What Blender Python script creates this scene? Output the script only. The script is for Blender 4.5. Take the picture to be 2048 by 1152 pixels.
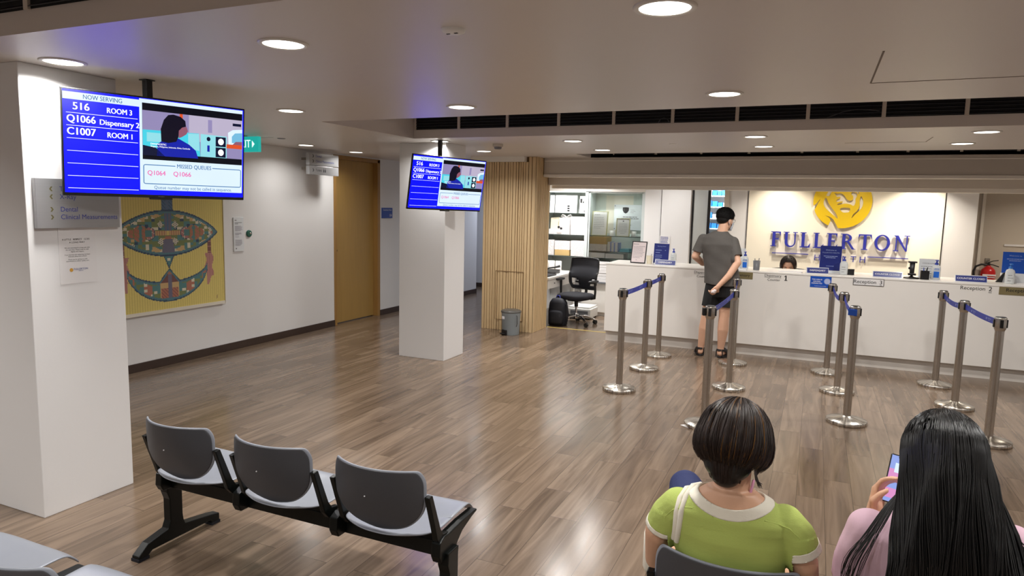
import bpy, bmesh, math, random
import numpy as np
from mathutils import Matrix, Vector, Euler
from mathutils.bvhtree import BVHTree

for o in list(bpy.data.objects):
    bpy.data.objects.remove(o, do_unlink=True)
SC = bpy.context.scene
COL = SC.collection
random.seed(7)
PI = math.pi

# ------------------------------------------------------------------ camera, world, exposure
EYE = Vector((0.0, 0.0, 1.70))
cam_data = bpy.data.cameras.new('camera')
cam = bpy.data.objects.new('camera', cam_data)
COL.objects.link(cam)
cam_data.sensor_fit = 'HORIZONTAL'
cam_data.sensor_width = 36.0
cam_data.lens = 36.0 * 1370.8 / 2048.0
cam_data.clip_start = 0.05
_yaw, _pitch, _roll = math.radians(23.732), math.radians(-6.809), math.radians(1.298)
_f = Vector((-math.sin(_yaw) * math.cos(_pitch), math.cos(_yaw) * math.cos(_pitch), math.sin(_pitch)))
_r = Vector((math.cos(_yaw), math.sin(_yaw), 0))
_u = _r.cross(_f)
_r2 = math.cos(_roll) * _r + math.sin(_roll) * _u
_u2 = -math.sin(_roll) * _r + math.cos(_roll) * _u
cam.matrix_world = Matrix(((_r2.x, _u2.x, -_f.x, EYE.x), (_r2.y, _u2.y, -_f.y, EYE.y), (_r2.z, _u2.z, -_f.z, EYE.z), (0, 0, 0, 1)))
SC.camera = cam

world = bpy.data.worlds.new('world')
SC.world = world
world.use_nodes = True
world.node_tree.nodes['Background'].inputs[0].default_value = (0.9, 0.92, 1.0, 1)
world.node_tree.nodes['Background'].inputs[1].default_value = 0.05

SC.view_settings.view_transform = 'Standard'
SC.view_settings.look = 'None'
SC.view_settings.gamma = 1.0
SC.view_settings.use_curve_mapping = False
SC.view_settings.exposure = 0.0

LAMP = 16.0            # watts of one ceiling downlight
WARM = (1.0, 0.90, 0.76)
NEUT = (1.0, 0.978, 0.945)

def lamp_light(name, loc, power, size, color, parent=None, spread=150, direction=None):
    l = bpy.data.lights.new(name, 'AREA')
    l.shape = 'DISK'; l.size = size; l.energy = power; l.color = color
    l.spread = math.radians(spread)
    o = bpy.data.objects.new(name, l); COL.objects.link(o)
    if parent: o.parent = parent
    o.location = loc
    if direction: o.rotation_euler = Vector(direction).to_track_quat('-Z', 'Y').to_euler()
    return o

# ------------------------------------------------------------------ materials
def lin(c):
    r = []
    for v in c[:3]:
        v = v / 255.0
        r.append(v / 12.92 if v <= 0.04045 else ((v + 0.055) / 1.055) ** 2.4)
    return (r[0], r[1], r[2], 1.0)

def scl(c, k): return (min(1, c[0] * k), min(1, c[1] * k), min(1, c[2] * k), 1)

MATS = {}
def mat(name, rgb, rough=0.5, metal=0.0, var=0.06, scale=9.0, bump=0.0, bscale=None, emit=0.0, spec=0.5, coat=0.0, stretch=None, aniso=0.0):
    m = bpy.data.materials.new(name); m.use_nodes = True
    nt = m.node_tree; N = nt.nodes; L = nt.links
    b = N['Principled BSDF']
    c = lin(rgb)
    b.inputs['Roughness'].default_value = rough
    b.inputs['Metallic'].default_value = metal
    b.inputs['Specular IOR Level'].default_value = spec
    b.inputs['Coat Weight'].default_value = coat
    b.inputs['Anisotropic'].default_value = aniso
    tc = N.new('ShaderNodeTexCoord'); mp = N.new('ShaderNodeMapping'); L.new(tc.outputs['Object'], mp.inputs[0])
    if stretch: mp.inputs['Scale'].default_value = stretch
    nz = N.new('ShaderNodeTexNoise'); nz.inputs['Scale'].default_value = scale; nz.inputs['Detail'].default_value = 4
    L.new(mp.outputs[0], nz.inputs['Vector'])
    mx = N.new('ShaderNodeMix'); mx.data_type = 'RGBA'
    mx.inputs[6].default_value = scl(c, 1 - var); mx.inputs[7].default_value = scl(c, 1 + var)
    L.new(nz.outputs['Fac'], mx.inputs[0]); L.new(mx.outputs[2], b.inputs['Base Color'])
    if emit:
        L.new(mx.outputs[2], b.inputs['Emission Color']); b.inputs['Emission Strength'].default_value = emit
    if bump:
        n2 = N.new('ShaderNodeTexNoise'); n2.inputs['Scale'].default_value = bscale or scale; n2.inputs['Detail'].default_value = 5
        L.new(mp.outputs[0], n2.inputs['Vector'])
        bp = N.new('ShaderNodeBump'); bp.inputs['Strength'].default_value = bump; bp.inputs['Distance'].default_value = 0.01
        L.new(n2.outputs['Fac'], bp.inputs['Height']); L.new(bp.outputs[0], b.inputs['Normal'])
    MATS[name] = m
    return m

mat('wall_paint', (229, 228, 228), 0.55, var=0.02, scale=1.5, bump=0.03, bscale=60)
mat('wall_grey', (196, 186, 172), 0.6, var=0.02, scale=1.5)
mat('ceiling_paint', (208, 201, 195), 0.4, var=0.03, scale=1.2, bump=0.12, bscale=2.2)
mat('bulkhead_paint', (196, 187, 175), 0.55, var=0.02)
mat('trim_light', (228, 222, 212), 0.5, var=0.02)
mat('seam_line', (120, 108, 96), 0.7)
mat('skirting', (62, 48, 42), 0.4, var=0.15, scale=6, stretch=(1, 1, 20))
mat('black_metal', (16, 16, 18), 0.42, var=0.15)
mat('slat_black', (24, 25, 30), 0.35, var=0.2)
mat('slat_edge', (70, 72, 78), 0.4, metal=0.4)
mat('dark_void', (6, 6, 8), 0.8)
mat('white_lacquer', (232, 228, 222), 0.3, var=0.01)
mat('white_plain', (232, 232, 230), 0.5, var=0.02)
mat('plinth_white', (214, 208, 200), 0.5, var=0.02)
mat('lamp_rim', (216, 212, 205), 0.35, var=0.02)
mat('lamp_glow', (255, 250, 240), 0.5, var=0.0, emit=6.0)
mat('steel', (188, 182, 174), 0.27, metal=1.0, var=0.1, scale=3, stretch=(60, 60, 1), bump=0.0)
mat('chrome', (205, 205, 208), 0.12, metal=1.0, var=0.03)
mat('belt_blue', (40, 52, 150), 0.6, var=0.08, scale=40)
mat('sign_blue', (28, 42, 122), 0.35, var=0.04)
mat('sticker_blue', (18, 78, 178), 0.35, var=0.04)
mat('ink_white', (238, 238, 242), 0.5, var=0.0)
mat('ink_pale_blue', (150, 165, 215), 0.5, var=0.0)
mat('ink_black', (22, 20, 22), 0.6, var=0.0)
mat('ink_grey', (120, 118, 122), 0.6, var=0.0)
mat('ink_light', (176, 174, 184), 0.6, var=0.0)
mat('ink_blue', (52, 66, 150), 0.5, var=0.0)
mat('ink_olive', (104, 98, 58), 0.5, var=0.0)
mat('ink_gold', (214, 160, 60), 0.5, var=0.0)
mat('paper', (228, 226, 226), 0.6, var=0.02)
mat('paper_pink', (226, 212, 212), 0.5, var=0.02)
mat('acrylic', (226, 230, 234), 0.12, var=0.01)
mat('brushed_plate', (172, 172, 174), 0.34, metal=0.55, var=0.04, scale=4, stretch=(1, 1, 40))
mat('gold_plate', (150, 138, 100), 0.35, metal=0.5, var=0.1, scale=6)
mat('gold_logo', (226, 190, 22), 0.4, var=0.04, scale=4)
mat('logo_edge', (196, 186, 164), 0.5, var=0.02)
mat('letter_blue', (46, 52, 160), 0.4, var=0.04)
mat('cream_marble', (246, 240, 224), 0.3, var=0.05, scale=2.2)
mat('seat_plastic', (138, 142, 151), 0.34, var=0.03, scale=5)
mat('back_plastic', (62, 62, 66), 0.48, var=0.04, scale=5, bump=0.04, bscale=200)
mat('chair_metal', (9, 12, 11), 0.34, var=0.2, spec=0.28)
mat('mesh_black', (18, 20, 30), 0.75, var=0.3, scale=120)
mat('fabric_black', (20, 21, 30), 0.85, var=0.2, scale=60)
mat('nylon_black', (22, 24, 34), 0.65, var=0.2, scale=30)
mat('bin_grey', (150, 160, 166), 0.42, var=0.04)
mat('bin_lid', (84, 82, 78), 0.35, var=0.05)
mat('pen_grey', (112, 114, 118), 0.4)
mat('extinguisher_red', (196, 26, 30), 0.3, var=0.05)
mat('cardboard', (196, 166, 112), 0.7, var=0.06)
mat('box_white', (226, 222, 222), 0.6, var=0.02)
mat('box_print', (130, 92, 104), 0.6, var=0.05)
mat('teal_folder', (80, 158, 176), 0.5)
mat('cream_card', (226, 216, 190), 0.55)
mat('mug_white', (232, 230, 226), 0.3, var=0.01)
mat('cabinet_inside', (196, 204, 198), 0.5, var=0.02)
mat('cabinet_frame', (196, 204, 204), 0.35, var=0.02)
mat('shelf_edge', (74, 86, 84), 0.25, var=0.05)
mat('medicine_blue', (40, 120, 205), 0.45, var=0.1)
mat('exit_green', (30, 178, 170), 0.4, var=0.0, emit=0.75)
mat('exit_white', (240, 255, 250), 0.4, var=0.0, emit=1.0)
mat('green_button', (26, 92, 78), 0.35)
mat('room_sign_blue', (34, 70, 160), 0.4)
mat('pump_blue', (34, 62, 176), 0.35)
mat('bottle_clear', (216, 220, 220), 0.15, var=0.02)
mat('bottle_label', (30, 104, 206), 0.4)
mat('frame_black', (24, 22, 24), 0.35)
mat('frame_gold', (196, 192, 150), 0.4)
mat('wood_lock', (88, 74, 52), 0.3, metal=0.8)
mat('door_wood', (168, 134, 74), 0.42, var=0.10, scale=5, stretch=(6, 6, 0.5))
mat('door_frame_wood', (158, 120, 66), 0.42, var=0.12, scale=5, stretch=(6, 6, 0.5))
mat('slat_wood', (206, 178, 136), 0.5, var=0.14, scale=7, stretch=(5, 5, 0.6))
mat('slat_groove', (128, 100, 66), 0.7, var=0.1)
mat('tape_yellow', (190, 170, 80), 0.6)
mat('white_frame', (226, 220, 206), 0.4, var=0.02)

def glass_mat():
    m = bpy.data.materials.new('pane_glass'); m.use_nodes = True
    nt = m.node_tree; N = nt.nodes; L = nt.links
    for n in list(N): N.remove(n)
    out = N.new('ShaderNodeOutputMaterial'); mx = N.new('ShaderNodeMixShader')
    t = N.new('ShaderNodeBsdfTransparent'); t.inputs[0].default_value = (0.95, 0.975, 0.965, 1)
    g = N.new('ShaderNodeBsdfGlossy'); g.inputs['Roughness'].default_value = 0.03
    fr = N.new('ShaderNodeFresnel'); fr.inputs[0].default_value = 1.5
    L.new(fr.outputs[0], mx.inputs[0]); L.new(t.outputs[0], mx.inputs[1]); L.new(g.outputs[0], mx.inputs[2]); L.new(mx.outputs[0], out.inputs[0])
    MATS['pane_glass'] = m
glass_mat()

def frosted_mat():
    m = mat('frosted_glass', (206, 208, 204), 0.35, var=0.03, scale=2)
    m.node_tree.nodes['Principled BSDF'].inputs['Transmission Weight'].default_value = 0.25
frosted_mat()

def floor_mat():
    m = bpy.data.materials.new('floor_planks'); m.use_nodes = True
    nt = m.node_tree; N = nt.nodes; L = nt.links
    b = N['Principled BSDF']
    tc = N.new('ShaderNodeTexCoord'); sp = N.new('ShaderNodeSeparateXYZ'); L.new(tc.outputs['Object'], sp.inputs[0])
    cb = N.new('ShaderNodeCombineXYZ'); L.new(sp.outputs[1], cb.inputs[0]); L.new(sp.outputs[0], cb.inputs[1])
    def brick(c1, c2, mort, bias=0.0):
        br = N.new('ShaderNodeTexBrick'); L.new(cb.outputs[0], br.inputs['Vector'])
        br.offset = 0.37; br.offset_frequency = 2; br.squash = 1
        br.inputs['Scale'].default_value = 1.0; br.inputs['Brick Width'].default_value = 0.94; br.inputs['Row Height'].default_value = 0.155
        br.inputs['Mortar Size'].default_value = 0.0012; br.inputs['Mortar Smooth'].default_value = 0.1; br.inputs['Bias'].default_value = bias
        br.inputs['Color1'].default_value = c1; br.inputs['Color2'].default_value = c2; br.inputs['Mortar'].default_value = mort
        return br
    b1 = brick(lin((105, 89, 75)), lin((123, 106, 91)), lin((68, 56, 47)))
    # a random number per plank moves the grain from plank to plank
    b2 = brick((0, 0, 0, 1), (1, 1, 1, 1), (0, 0, 0, 1))
    off = N.new('ShaderNodeVectorMath'); off.operation = 'MULTIPLY_ADD'
    L.new(b2.outputs['Color'], off.inputs[0]); off.inputs[1].default_value = (7.3, 3.1, 5.7); L.new(tc.outputs['Object'], off.inputs[2])
    mp = N.new('ShaderNodeMapping'); mp.inputs['Scale'].default_value = (15, 1.1, 1); L.new(off.outputs[0], mp.inputs[0])
    nz = N.new('ShaderNodeTexNoise'); nz.inputs['Scale'].default_value = 1.0; nz.inputs['Detail'].default_value = 5; nz.inputs['Roughness'].default_value = 0.5; nz.inputs['Distortion'].default_value = 1.3
    L.new(mp.outputs[0], nz.inputs['Vector'])
    rp = N.new('ShaderNodeValToRGB'); rp.color_ramp.elements[0].position = 0.30; rp.color_ramp.elements[0].color = (0.70, 0.68, 0.66, 1)
    rp.color_ramp.elements[1].position = 0.76; rp.color_ramp.elements[1].color = (1.42, 1.40, 1.36, 1)
    L.new(nz.outputs['Fac'], rp.inputs[0])
    mul = N.new('ShaderNodeMix'); mul.data_type = 'RGBA'; mul.blend_type = 'MULTIPLY'; mul.inputs[0].default_value = 1.0
    L.new(b1.outputs['Color'], mul.inputs[6]); L.new(rp.outputs[0], mul.inputs[7]); L.new(mul.outputs[2], b.inputs['Base Color'])
    rr = N.new('ShaderNodeMapRange'); rr.inputs[3].default_value = 0.13; rr.inputs[4].default_value = 0.28
    L.new(nz.outputs['Fac'], rr.inputs[0]); L.new(rr.outputs[0], b.inputs['Roughness'])
    bp = N.new('ShaderNodeBump'); bp.inputs['Strength'].default_value = 0.03; bp.inputs['Distance'].default_value = 0.002
    L.new(nz.outputs['Fac'], bp.inputs['Height']); L.new(bp.outputs[0], b.inputs['Normal'])
    MATS['floor_planks'] = m
floor_mat()

def base_metal():
    # spun steel of the stanchion bases: brightness fans round the centre
    m = bpy.data.materials.new('spun_steel'); m.use_nodes = True
    nt = m.node_tree; N = nt.nodes; L = nt.links
    b = N['Principled BSDF']; b.inputs['Metallic'].default_value = 1.0; b.inputs['Roughness'].default_value = 0.26
    tc = N.new('ShaderNodeTexCoord'); gr = N.new('ShaderNodeTexGradient'); gr.gradient_type = 'RADIAL'
    L.new(tc.outputs['Object'], gr.inputs[0])
    cb = N.new('ShaderNodeCombineXYZ'); L.new(gr.outputs['Fac'], cb.inputs[0])
    nz = N.new('ShaderNodeTexNoise'); nz.inputs['Scale'].default_value = 46; nz.inputs['Detail'].default_value = 3; L.new(cb.outputs[0], nz.inputs['Vector'])
    rp = N.new('ShaderNodeValToRGB'); rp.color_ramp.elements[0].position = 0.35; rp.color_ramp.elements[0].color = lin((120, 114, 106)); rp.color_ramp.elements[1].position = 0.62; rp.color_ramp.elements[1].color = lin((240, 234, 224))
    L.new(nz.outputs['Fac'], rp.inputs[0]); L.new(rp.outputs[0], b.inputs['Base Color'])
    MATS['spun_steel'] = m
base_metal()

def emat(name, rgb, k=1.0):
    # a colour shown by a lit screen
    m = bpy.data.materials.new(name); m.use_nodes = True
    b = m.node_tree.nodes['Principled BSDF']
    b.inputs['Base Color'].default_value = (0.01, 0.01, 0.01, 1); b.inputs['Roughness'].default_value = 0.25; b.inputs['Specular IOR Level'].default_value = 0.2
    N = m.node_tree.nodes; L = m.node_tree.links
    tc = N.new('ShaderNodeTexCoord'); nz = N.new('ShaderNodeTexNoise'); nz.inputs['Scale'].default_value = 6; L.new(tc.outputs['Object'], nz.inputs[0])
    mx = N.new('ShaderNodeMix'); mx.data_type = 'RGBA'; c = lin(rgb); mx.inputs[6].default_value = scl(c, .96); mx.inputs[7].default_value = scl(c, 1.04)
    L.new(nz.outputs['Fac'], mx.inputs[0]); L.new(mx.outputs[2], b.inputs['Emission Color']); b.inputs['Emission Strength'].default_value = k
    MATS[name] = m
    return m
for n, c, k in [('scr_blue', (2, 6, 250), 2.8), ('scr_white', (214, 232, 246), 1.15), ('scr_text_white', (250, 252, 255), 1.3), ('scr_teal', (40, 110, 170), 1.0), ('scr_pink', (244, 90, 170), 1.0),
                ('scr_black', (6, 8, 20), 1.0), ('scr_lilac', (150, 140, 185), 1.0), ('scr_pale', (190, 180, 205), 1.0), ('scr_cyan', (70, 205, 225), 1.1), ('scr_cyan_light', (150, 225, 235), 1.0),
                ('scr_orange', (226, 84, 40), 1.0), ('scr_hair', (14, 10, 30), 1.0), ('scr_skin', (150, 90, 110), 1.0), ('scr_top', (22, 36, 170), 1.0), ('scr_dark', (12, 18, 50), 1.0), ('scr_ring', (120, 190, 225), 1.0),
                ('scr_phone', (150, 170, 235), 1.0), ('scr_phone_pink', (225, 150, 205), 1.0)]:
    emat(n, c, k)

# ------------------------------------------------------------------ mesh builder and object helpers
WM = {}
def wm(o): return WM.get(o.name, Matrix.Identity(4))

def PL(o, r, u):
    r = Vector(r).normalized(); u = Vector(u).normalized(); n = r.cross(u)
    return Matrix(((r.x, u.x, n.x, o[0]), (r.y, u.y, n.y, o[1]), (r.z, u.z, n.z, o[2]), (0, 0, 0, 1)))
def facing_room(x, y, z): return PL((x, y, z), (0, 1, 0), (0, 0, 1))       # sign on a wall that faces +X
def facing_front(x, y, z): return PL((x, y, z), (1, 0, 0), (0, 0, 1))      # sign on a face that looks towards -Y

TEXTS = {}
def text_geo(s, bold=0.0, align='CENTER', spacing=1.0, shear=0.0):
    key = (s, bold, align, spacing, shear)
    if key in TEXTS: return TEXTS[key]
    c = bpy.data.curves.new('t', 'FONT'); c.body = s; c.size = 1.0; c.align_x = align; c.align_y = 'CENTER'
    c.offset = bold; c.space_character = spacing; c.shear = shear; c.resolution_u = 3
    o = bpy.data.objects.new('t', c); COL.objects.link(o)
    dg = bpy.context.evaluated_depsgraph_get(); dg.update()
    me = bpy.data.meshes.new_from_object(o.evaluated_get(dg))
    v = [tuple(x.co) for x in me.vertices]; f = [tuple(p.vertices) for p in me.polygons]
    bpy.data.objects.remove(o); bpy.data.curves.remove(c); bpy.data.meshes.remove(me)
    TEXTS[key] = (v, f)
    return TEXTS[key]

class MB:
    def __init__(s):
        s.v = []; s.f = []; s.m = []; s.sm = []
    def add(s, vs, fs, mi=0, M=None, smooth=False):
        k = len(s.v)
        if M is not None: vs = [tuple(M @ Vector(p)) for p in vs]
        s.v += [tuple(p) for p in vs]
        for f in fs:
            s.f.append(tuple(i + k for i in f)); s.m.append(mi); s.sm.append(smooth)
        return s
    def box(s, x0, x1, y0, y1, z0, z1, mi=0, M=None):
        if x0 > x1: x0, x1 = x1, x0
        if y0 > y1: y0, y1 = y1, y0
        if z0 > z1: z0, z1 = z1, z0
        v = [(x0, y0, z0), (x1, y0, z0), (x1, y1, z0), (x0, y1, z0), (x0, y0, z1), (x1, y0, z1), (x1, y1, z1), (x0, y1, z1)]
        return s.add(v, [(0, 3, 2, 1), (4, 5, 6, 7), (0, 1, 5, 4), (1, 2, 6, 5), (2, 3, 7, 6), (3, 0, 4, 7)], mi, M)
    def quad(s, M, x0, x1, y0, y1, z=0, mi=0):
        return s.add([(x0, y0, z), (x1, y0, z), (x1, y1, z), (x0, y1, z)], [(0, 1, 2, 3)], mi, M)
    def poly(s, M, pts, z=0, mi=0):
        return s.add([(p[0], p[1], z) for p in pts], [tuple(range(len(pts)))], mi, M)
    def prism(s, pts, d0, d1, M=None, mi=0):          # polygon in local xy, pushed along local z
        n = len(pts)
        v = [(p[0], p[1], d0) for p in pts] + [(p[0], p[1], d1) for p in pts]
        f = [tuple(reversed(range(n))), tuple(range(n, 2 * n))] + [(i, (i + 1) % n, n + (i + 1) % n, n + i) for i in range(n)]
        return s.add(v, f, mi, M)
    def lathe(s, prof, seg=24, M=None, mi=0, smooth=True, cap=True):
        v = []; f = []
        for (r, z) in prof:
            for k in range(seg):
                a = 2 * PI * k / seg; v.append((r * math.cos(a), r * math.sin(a), z))
        n = len(prof)
        for i in range(n - 1):
            for k in range(seg):
                f.append((i * seg + k, i * seg + (k + 1) % seg, (i + 1) * seg + (k + 1) % seg, (i + 1) * seg + k))
        s.add(v, f, mi, M, smooth)
        if cap:
            s.add(v[:seg], [tuple(reversed(range(seg)))], mi, M); s.add(v[-seg:], [tuple(range(seg))], mi, M)
        return s
    def cyl(s, p0, p1, r, seg=16, mi=0, r1=None):
        return s.tube([p0, p1], [r, r if r1 is None else r1], seg, mi)
    def tube(s, pts, r, seg=10, mi=0, smooth=True, M=None):
        pts = [Vector(p) for p in pts]; n = len(pts)
        rr = r if isinstance(r, (list, tuple)) else [r] * n
        d = (pts[1] - pts[0]).normalized()
        a = d.orthogonal().normalized()
        v = []; f = []
        for i in range(n):
            t = (pts[min(i + 1, n - 1)] - pts[max(i - 1, 0)])
            if t.length > 1e-9: t.normalize()
            else: t = d
            a = (a - t * a.dot(t))
            a = a.normalized() if a.length > 1e-6 else t.orthogonal().normalized()
            b = t.cross(a)
            for k in range(seg):
                q = 2 * PI * k / seg
                v.append(tuple(pts[i] + (a * math.cos(q) + b * math.sin(q)) * rr[i]))
        for i in range(n - 1):
            for k in range(seg):
                f.append((i * seg + k, i * seg + (k + 1) % seg, (i + 1) * seg + (k + 1) % seg, (i + 1) * seg + k))
        s.add(v, f, mi, M, smooth)
        s.add(v[:seg], [tuple(reversed(range(seg)))], mi, M); s.add(v[-seg:], [tuple(range(seg))], mi, M)
        return s
    def ell(s, c, r, M=None, mi=0, rot=None, nu=18, nv=12):
        v = []; f = []
        R = Euler(rot).to_matrix() if rot else None
        for i in range(nv + 1):
            th = PI * i / nv
            for k in range(nu):
                ph = 2 * PI * k / nu
                p = Vector((r[0] * math.sin(th) * math.cos(ph), r[1] * math.sin(th) * math.sin(ph), -r[2] * math.cos(th)))
                if R: p = R @ p
                v.append((p.x + c[0], p.y + c[1], p.z + c[2]))
        for i in range(nv):
            for k in range(nu):
                f.append((i * nu + k, i * nu + (k + 1) % nu, (i + 1) * nu + (k + 1) % nu, (i + 1) * nu + k))
        return s.add(v, f, mi, M, True)
    def limb(s, pts, rad, M=None, mi=0):
        if M is not None: pts = [M @ Vector(p) for p in pts]
        pts = [Vector(p) for p in pts]
        for i, p in enumerate(pts):
            s.ell(p, (rad[i],) * 3, None, mi, None, 14, 10)
            if i: s.tube([pts[i - 1], p], [rad[i - 1], rad[i]], 14, mi)
        return s
    def rings(s, rs, M=None, mi=0, seg=28, power=2.0):    # stacked oval rings (z, cx, cy, rx, ry)
        v = []; f = []
        for (z, cx, cy, rx, ry) in rs:
            for k in range(seg):
                a = 2 * PI * k / seg
                ca, sa = math.cos(a), math.sin(a)
                e = 2.0 / power
                v.append((cx + rx * math.copysign(abs(ca) ** e, ca), cy + ry * math.copysign(abs(sa) ** e, sa), z))
        n = len(rs)
        for i in range(n - 1):
            for k in range(seg):
                f.append((i * seg + k, i * seg + (k + 1) % seg, (i + 1) * seg + (k + 1) % seg, (i + 1) * seg + k))
        f += [tuple(reversed(range(seg))), tuple((n - 1) * seg + k for k in range(seg))]
        return s.add(v, f, mi, M, True)
    def text(s, t, M, size, mi=0, dx=0, dy=0, z=0.0008, bold=0.0, align='CENTER', depth=0.0, spacing=1.0, sx=1.0, shear=0.0):
        if bold and not depth:                      # a heavier weight: the same words struck three times a hair apart
            for k, q in enumerate((-1, 1)): s.text(t, M, size, mi, dx + q * bold * size * .8, dy, z + .00002 * (k + 1), 0, align, 0, spacing, sx, shear)
            bold = 0
        v, f = text_geo(t, bold, align, spacing, shear)
        vv = [(p[0] * size * sx + dx, p[1] * size + dy, z) for p in v]
        s.add(vv, f, mi, M)
        if depth:
            k = len(vv)
            s.add([(p[0], p[1], z - depth) for p in vv], [tuple(reversed(q)) for q in f], mi, M)
            from collections import Counter
            cnt = Counter()
            for q in f:
                for a, b in zip(q, q[1:] + q[:1]): cnt[(min(a, b), max(a, b))] += 1
            sf = []
            for q in f:
                for a, b in zip(q, q[1:] + q[:1]):
                    if cnt[(min(a, b), max(a, b))] == 1: sf.append((a, a + k, b + k, b))
            s.add(vv + [(p[0], p[1], z - depth) for p in vv], sf, mi, M)
        return s
    def lines(s, M, x0, x1, y, n, gap, h, mi, seed=1, align='L'):      # small unreadable print
        rn = random.Random(seed)
        for i in range(n):
            w = (x1 - x0) * (rn.uniform(0.78, 1.0) if i < n - 1 else rn.uniform(.4, .8))
            c0 = x0 if align == 'L' else (x0 + x1 - w) / 2
            x = c0
            while x < c0 + w - 1e-6:
                l = min(rn.uniform(.05, .16) * (x1 - x0), c0 + w - x)
                s.quad(M, x, x + l * .86, y - i * gap - h / 2, y - i * gap + h / 2, 0.0007, mi); x += l
        return s
    def build(s, name, mats, parent=None, world=True, bevel=0.0, seg=2, solid=0.0, subsurf=0):
        me = bpy.data.meshes.new(name)
        v = s.v
        if parent is not None and world:
            I = wm(parent).inverted(); v = [tuple(I @ Vector(p)) for p in v]
        me.from_pydata(v, [], s.f)
        if isinstance(mats, str): mats = [mats]
        for m in mats: me.materials.append(MATS[m])
        me.polygons.foreach_set('material_index', s.m)
        me.polygons.foreach_set('use_smooth', s.sm)
        me.update()
        o = bpy.data.objects.new(name, me); COL.objects.link(o)
        if parent is not None:
            o.parent = parent; WM[o.name] = wm(parent).copy()
        if solid:
            md = o.modifiers.new('thickness', 'SOLIDIFY'); md.thickness = solid; md.offset = 0
        if bevel:
            md = o.modifiers.new('edge', 'BEVEL'); md.width = bevel; md.segments = seg; md.limit_method = 'ANGLE'; md.angle_limit = math.radians(40)
        if subsurf:
            md = o.modifiers.new('round', 'SUBSURF'); md.levels = subsurf; md.render_levels = subsurf
        return o

def tag(o, label=None, cat=None, group=None, kind=None):
    if label: o['label'] = label
    if cat: o['category'] = cat
    if group: o['group'] = group
    if kind: o['kind'] = kind
    return o

def thing(name, label, cat, loc=(0, 0, 0), rz=0.0, group=None):
    o = bpy.data.objects.new(name, None); COL.objects.link(o)
    o.empty_display_size = 0.1
    o.location = loc; o.rotation_euler = (0, 0, rz)
    WM[o.name] = Matrix.Translation(loc) @ Matrix.Rotation(rz, 4, 'Z')
    return tag(o, label, cat, group)

def copy_tree(o, parent=None):
    c = o.copy(); COL.objects.link(c)
    if parent is not None: c.parent = parent
    for ch in list(o.children): copy_tree(ch, c)
    return c

def struct(mb, name, mats, **k):
    return tag(mb.build(name, mats, **k), kind='structure')

# ------------------------------------------------------------------ the room shell
CZ = 2.352
mb = MB(); mb.quad(PL((0, 0, 0), (1, 0, 0), (0, 1, 0)), -8, 4.7, -3.6, 13.4, 0)
struct(mb, 'floor', 'floor_planks')

mb = MB()
for (x0, x1, y0, y1) in [(-8, 4.7, -3.6, .45), (-8, -4.6, .45, 1.83), (3.0, 4.7, .45, 1.83), (-8, 4.7, 1.83, 4.6), (-8, -3.76, 4.6, 6.01), (4.0, 4.7, 4.6, 6.01),
                         (-8, 4.7, 6.01, 8.1), (-8, -2.75, 8.1, 8.72), (4.2, 4.7, 8.1, 8.72), (-8, 4.7, 8.72, 13.4)]:
    mb.box(x0, x1, y0, y1, CZ, 2.80)
mb.box(-8, 4.7, -3.6, 13.4, 2.80, 2.86)
struct(mb, 'ceiling', 'ceiling_paint')

mb = MB(); mb.box(-6.2, -6.0, -3.6, 7.60, 0, CZ).box(-6.2, -6.0, 8.62, 11.9, 0, CZ).box(-6.2, -6.0, 7.60, 8.62, 2.30, CZ)
struct(mb, 'wall_left', 'wall_paint')
mb = MB(); mb.box(-6.0, -5.985, -3.6, 7.575, 0, .085).box(-6.0, -5.985, 8.645, 11.9, 0, .085)
struct(mb, 'baseboard_left', 'skirting', bevel=.003)
mb = MB(); mb.box(-8.0, -4.08, 12.85, 13.0, 0, CZ); struct(mb, 'wall_corridor_end', 'wall_paint')
mb = MB(); mb.box(-8.0, -4.18, 12.835, 12.85, 0, .085); struct(mb, 'baseboard_corridor_end', 'skirting')
mb = MB(); mb.box(-8.1, -8.0, 11.9, 13.0, 0, CZ); struct(mb, 'wall_corridor_left', 'wall_paint')
mb = MB(); mb.box(-8.0, -6.2, 11.8, 11.9, 0, CZ); struct(mb, 'wall_corridor_near', 'wall_paint')
mb = MB(); mb.box(-4.18, -4.06, 9.0, 13.0, 0, CZ); struct(mb, 'wall_corridor_right', 'wall_paint')
mb = MB(); mb.box(4.6, 4.7, -3.6, 13.4, 0, CZ); struct(mb, 'wall_right', 'wall_paint')
mb = MB(); mb.box(-6.2, 4.7, -3.7, -3.6, 0, CZ); struct(mb, 'wall_rear', 'wall_paint')

# back wall behind the counter: cabinet niche, plain panels, opening to the dispensary, logo panel, set-back right part
for bx in ((-4.06, -2.40, 10.85, 10.95, 0, CZ), (-2.40, -1.70, 10.40, 10.95, 0, CZ), (-1.24, 1.86, 10.40, 10.95, 0, CZ), (-1.70, -1.24, 10.40, 10.95, 2.2, CZ)):
    mb = MB(); mb.box(*bx); struct(mb, 'wall_back', 'wall_paint')
mb = MB(); mb.box(1.86, 4.6, 11.0, 11.1, 0, CZ); struct(mb, 'wall_back_right', 'wall_grey')
mb = MB(); mb.box(2.01, 2.045, 10.97, 11.0, 0, CZ); struct(mb, 'trim_1', 'trim_light')
mb = MB(); mb.box(-.905, 1.495, 10.378, 10.40, 0, CZ); struct(mb, 'wall_logo_panel', 'cream_marble')
mb = MB(); mb.box(-.915, -.905, 10.386, 10.40, 0, CZ).box(1.495, 1.505, 10.386, 10.40, 0, CZ).box(-2.147, -2.137, 10.376, 10.40, 0, CZ)
struct(mb, 'trim_2', 'frame_black')
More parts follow.
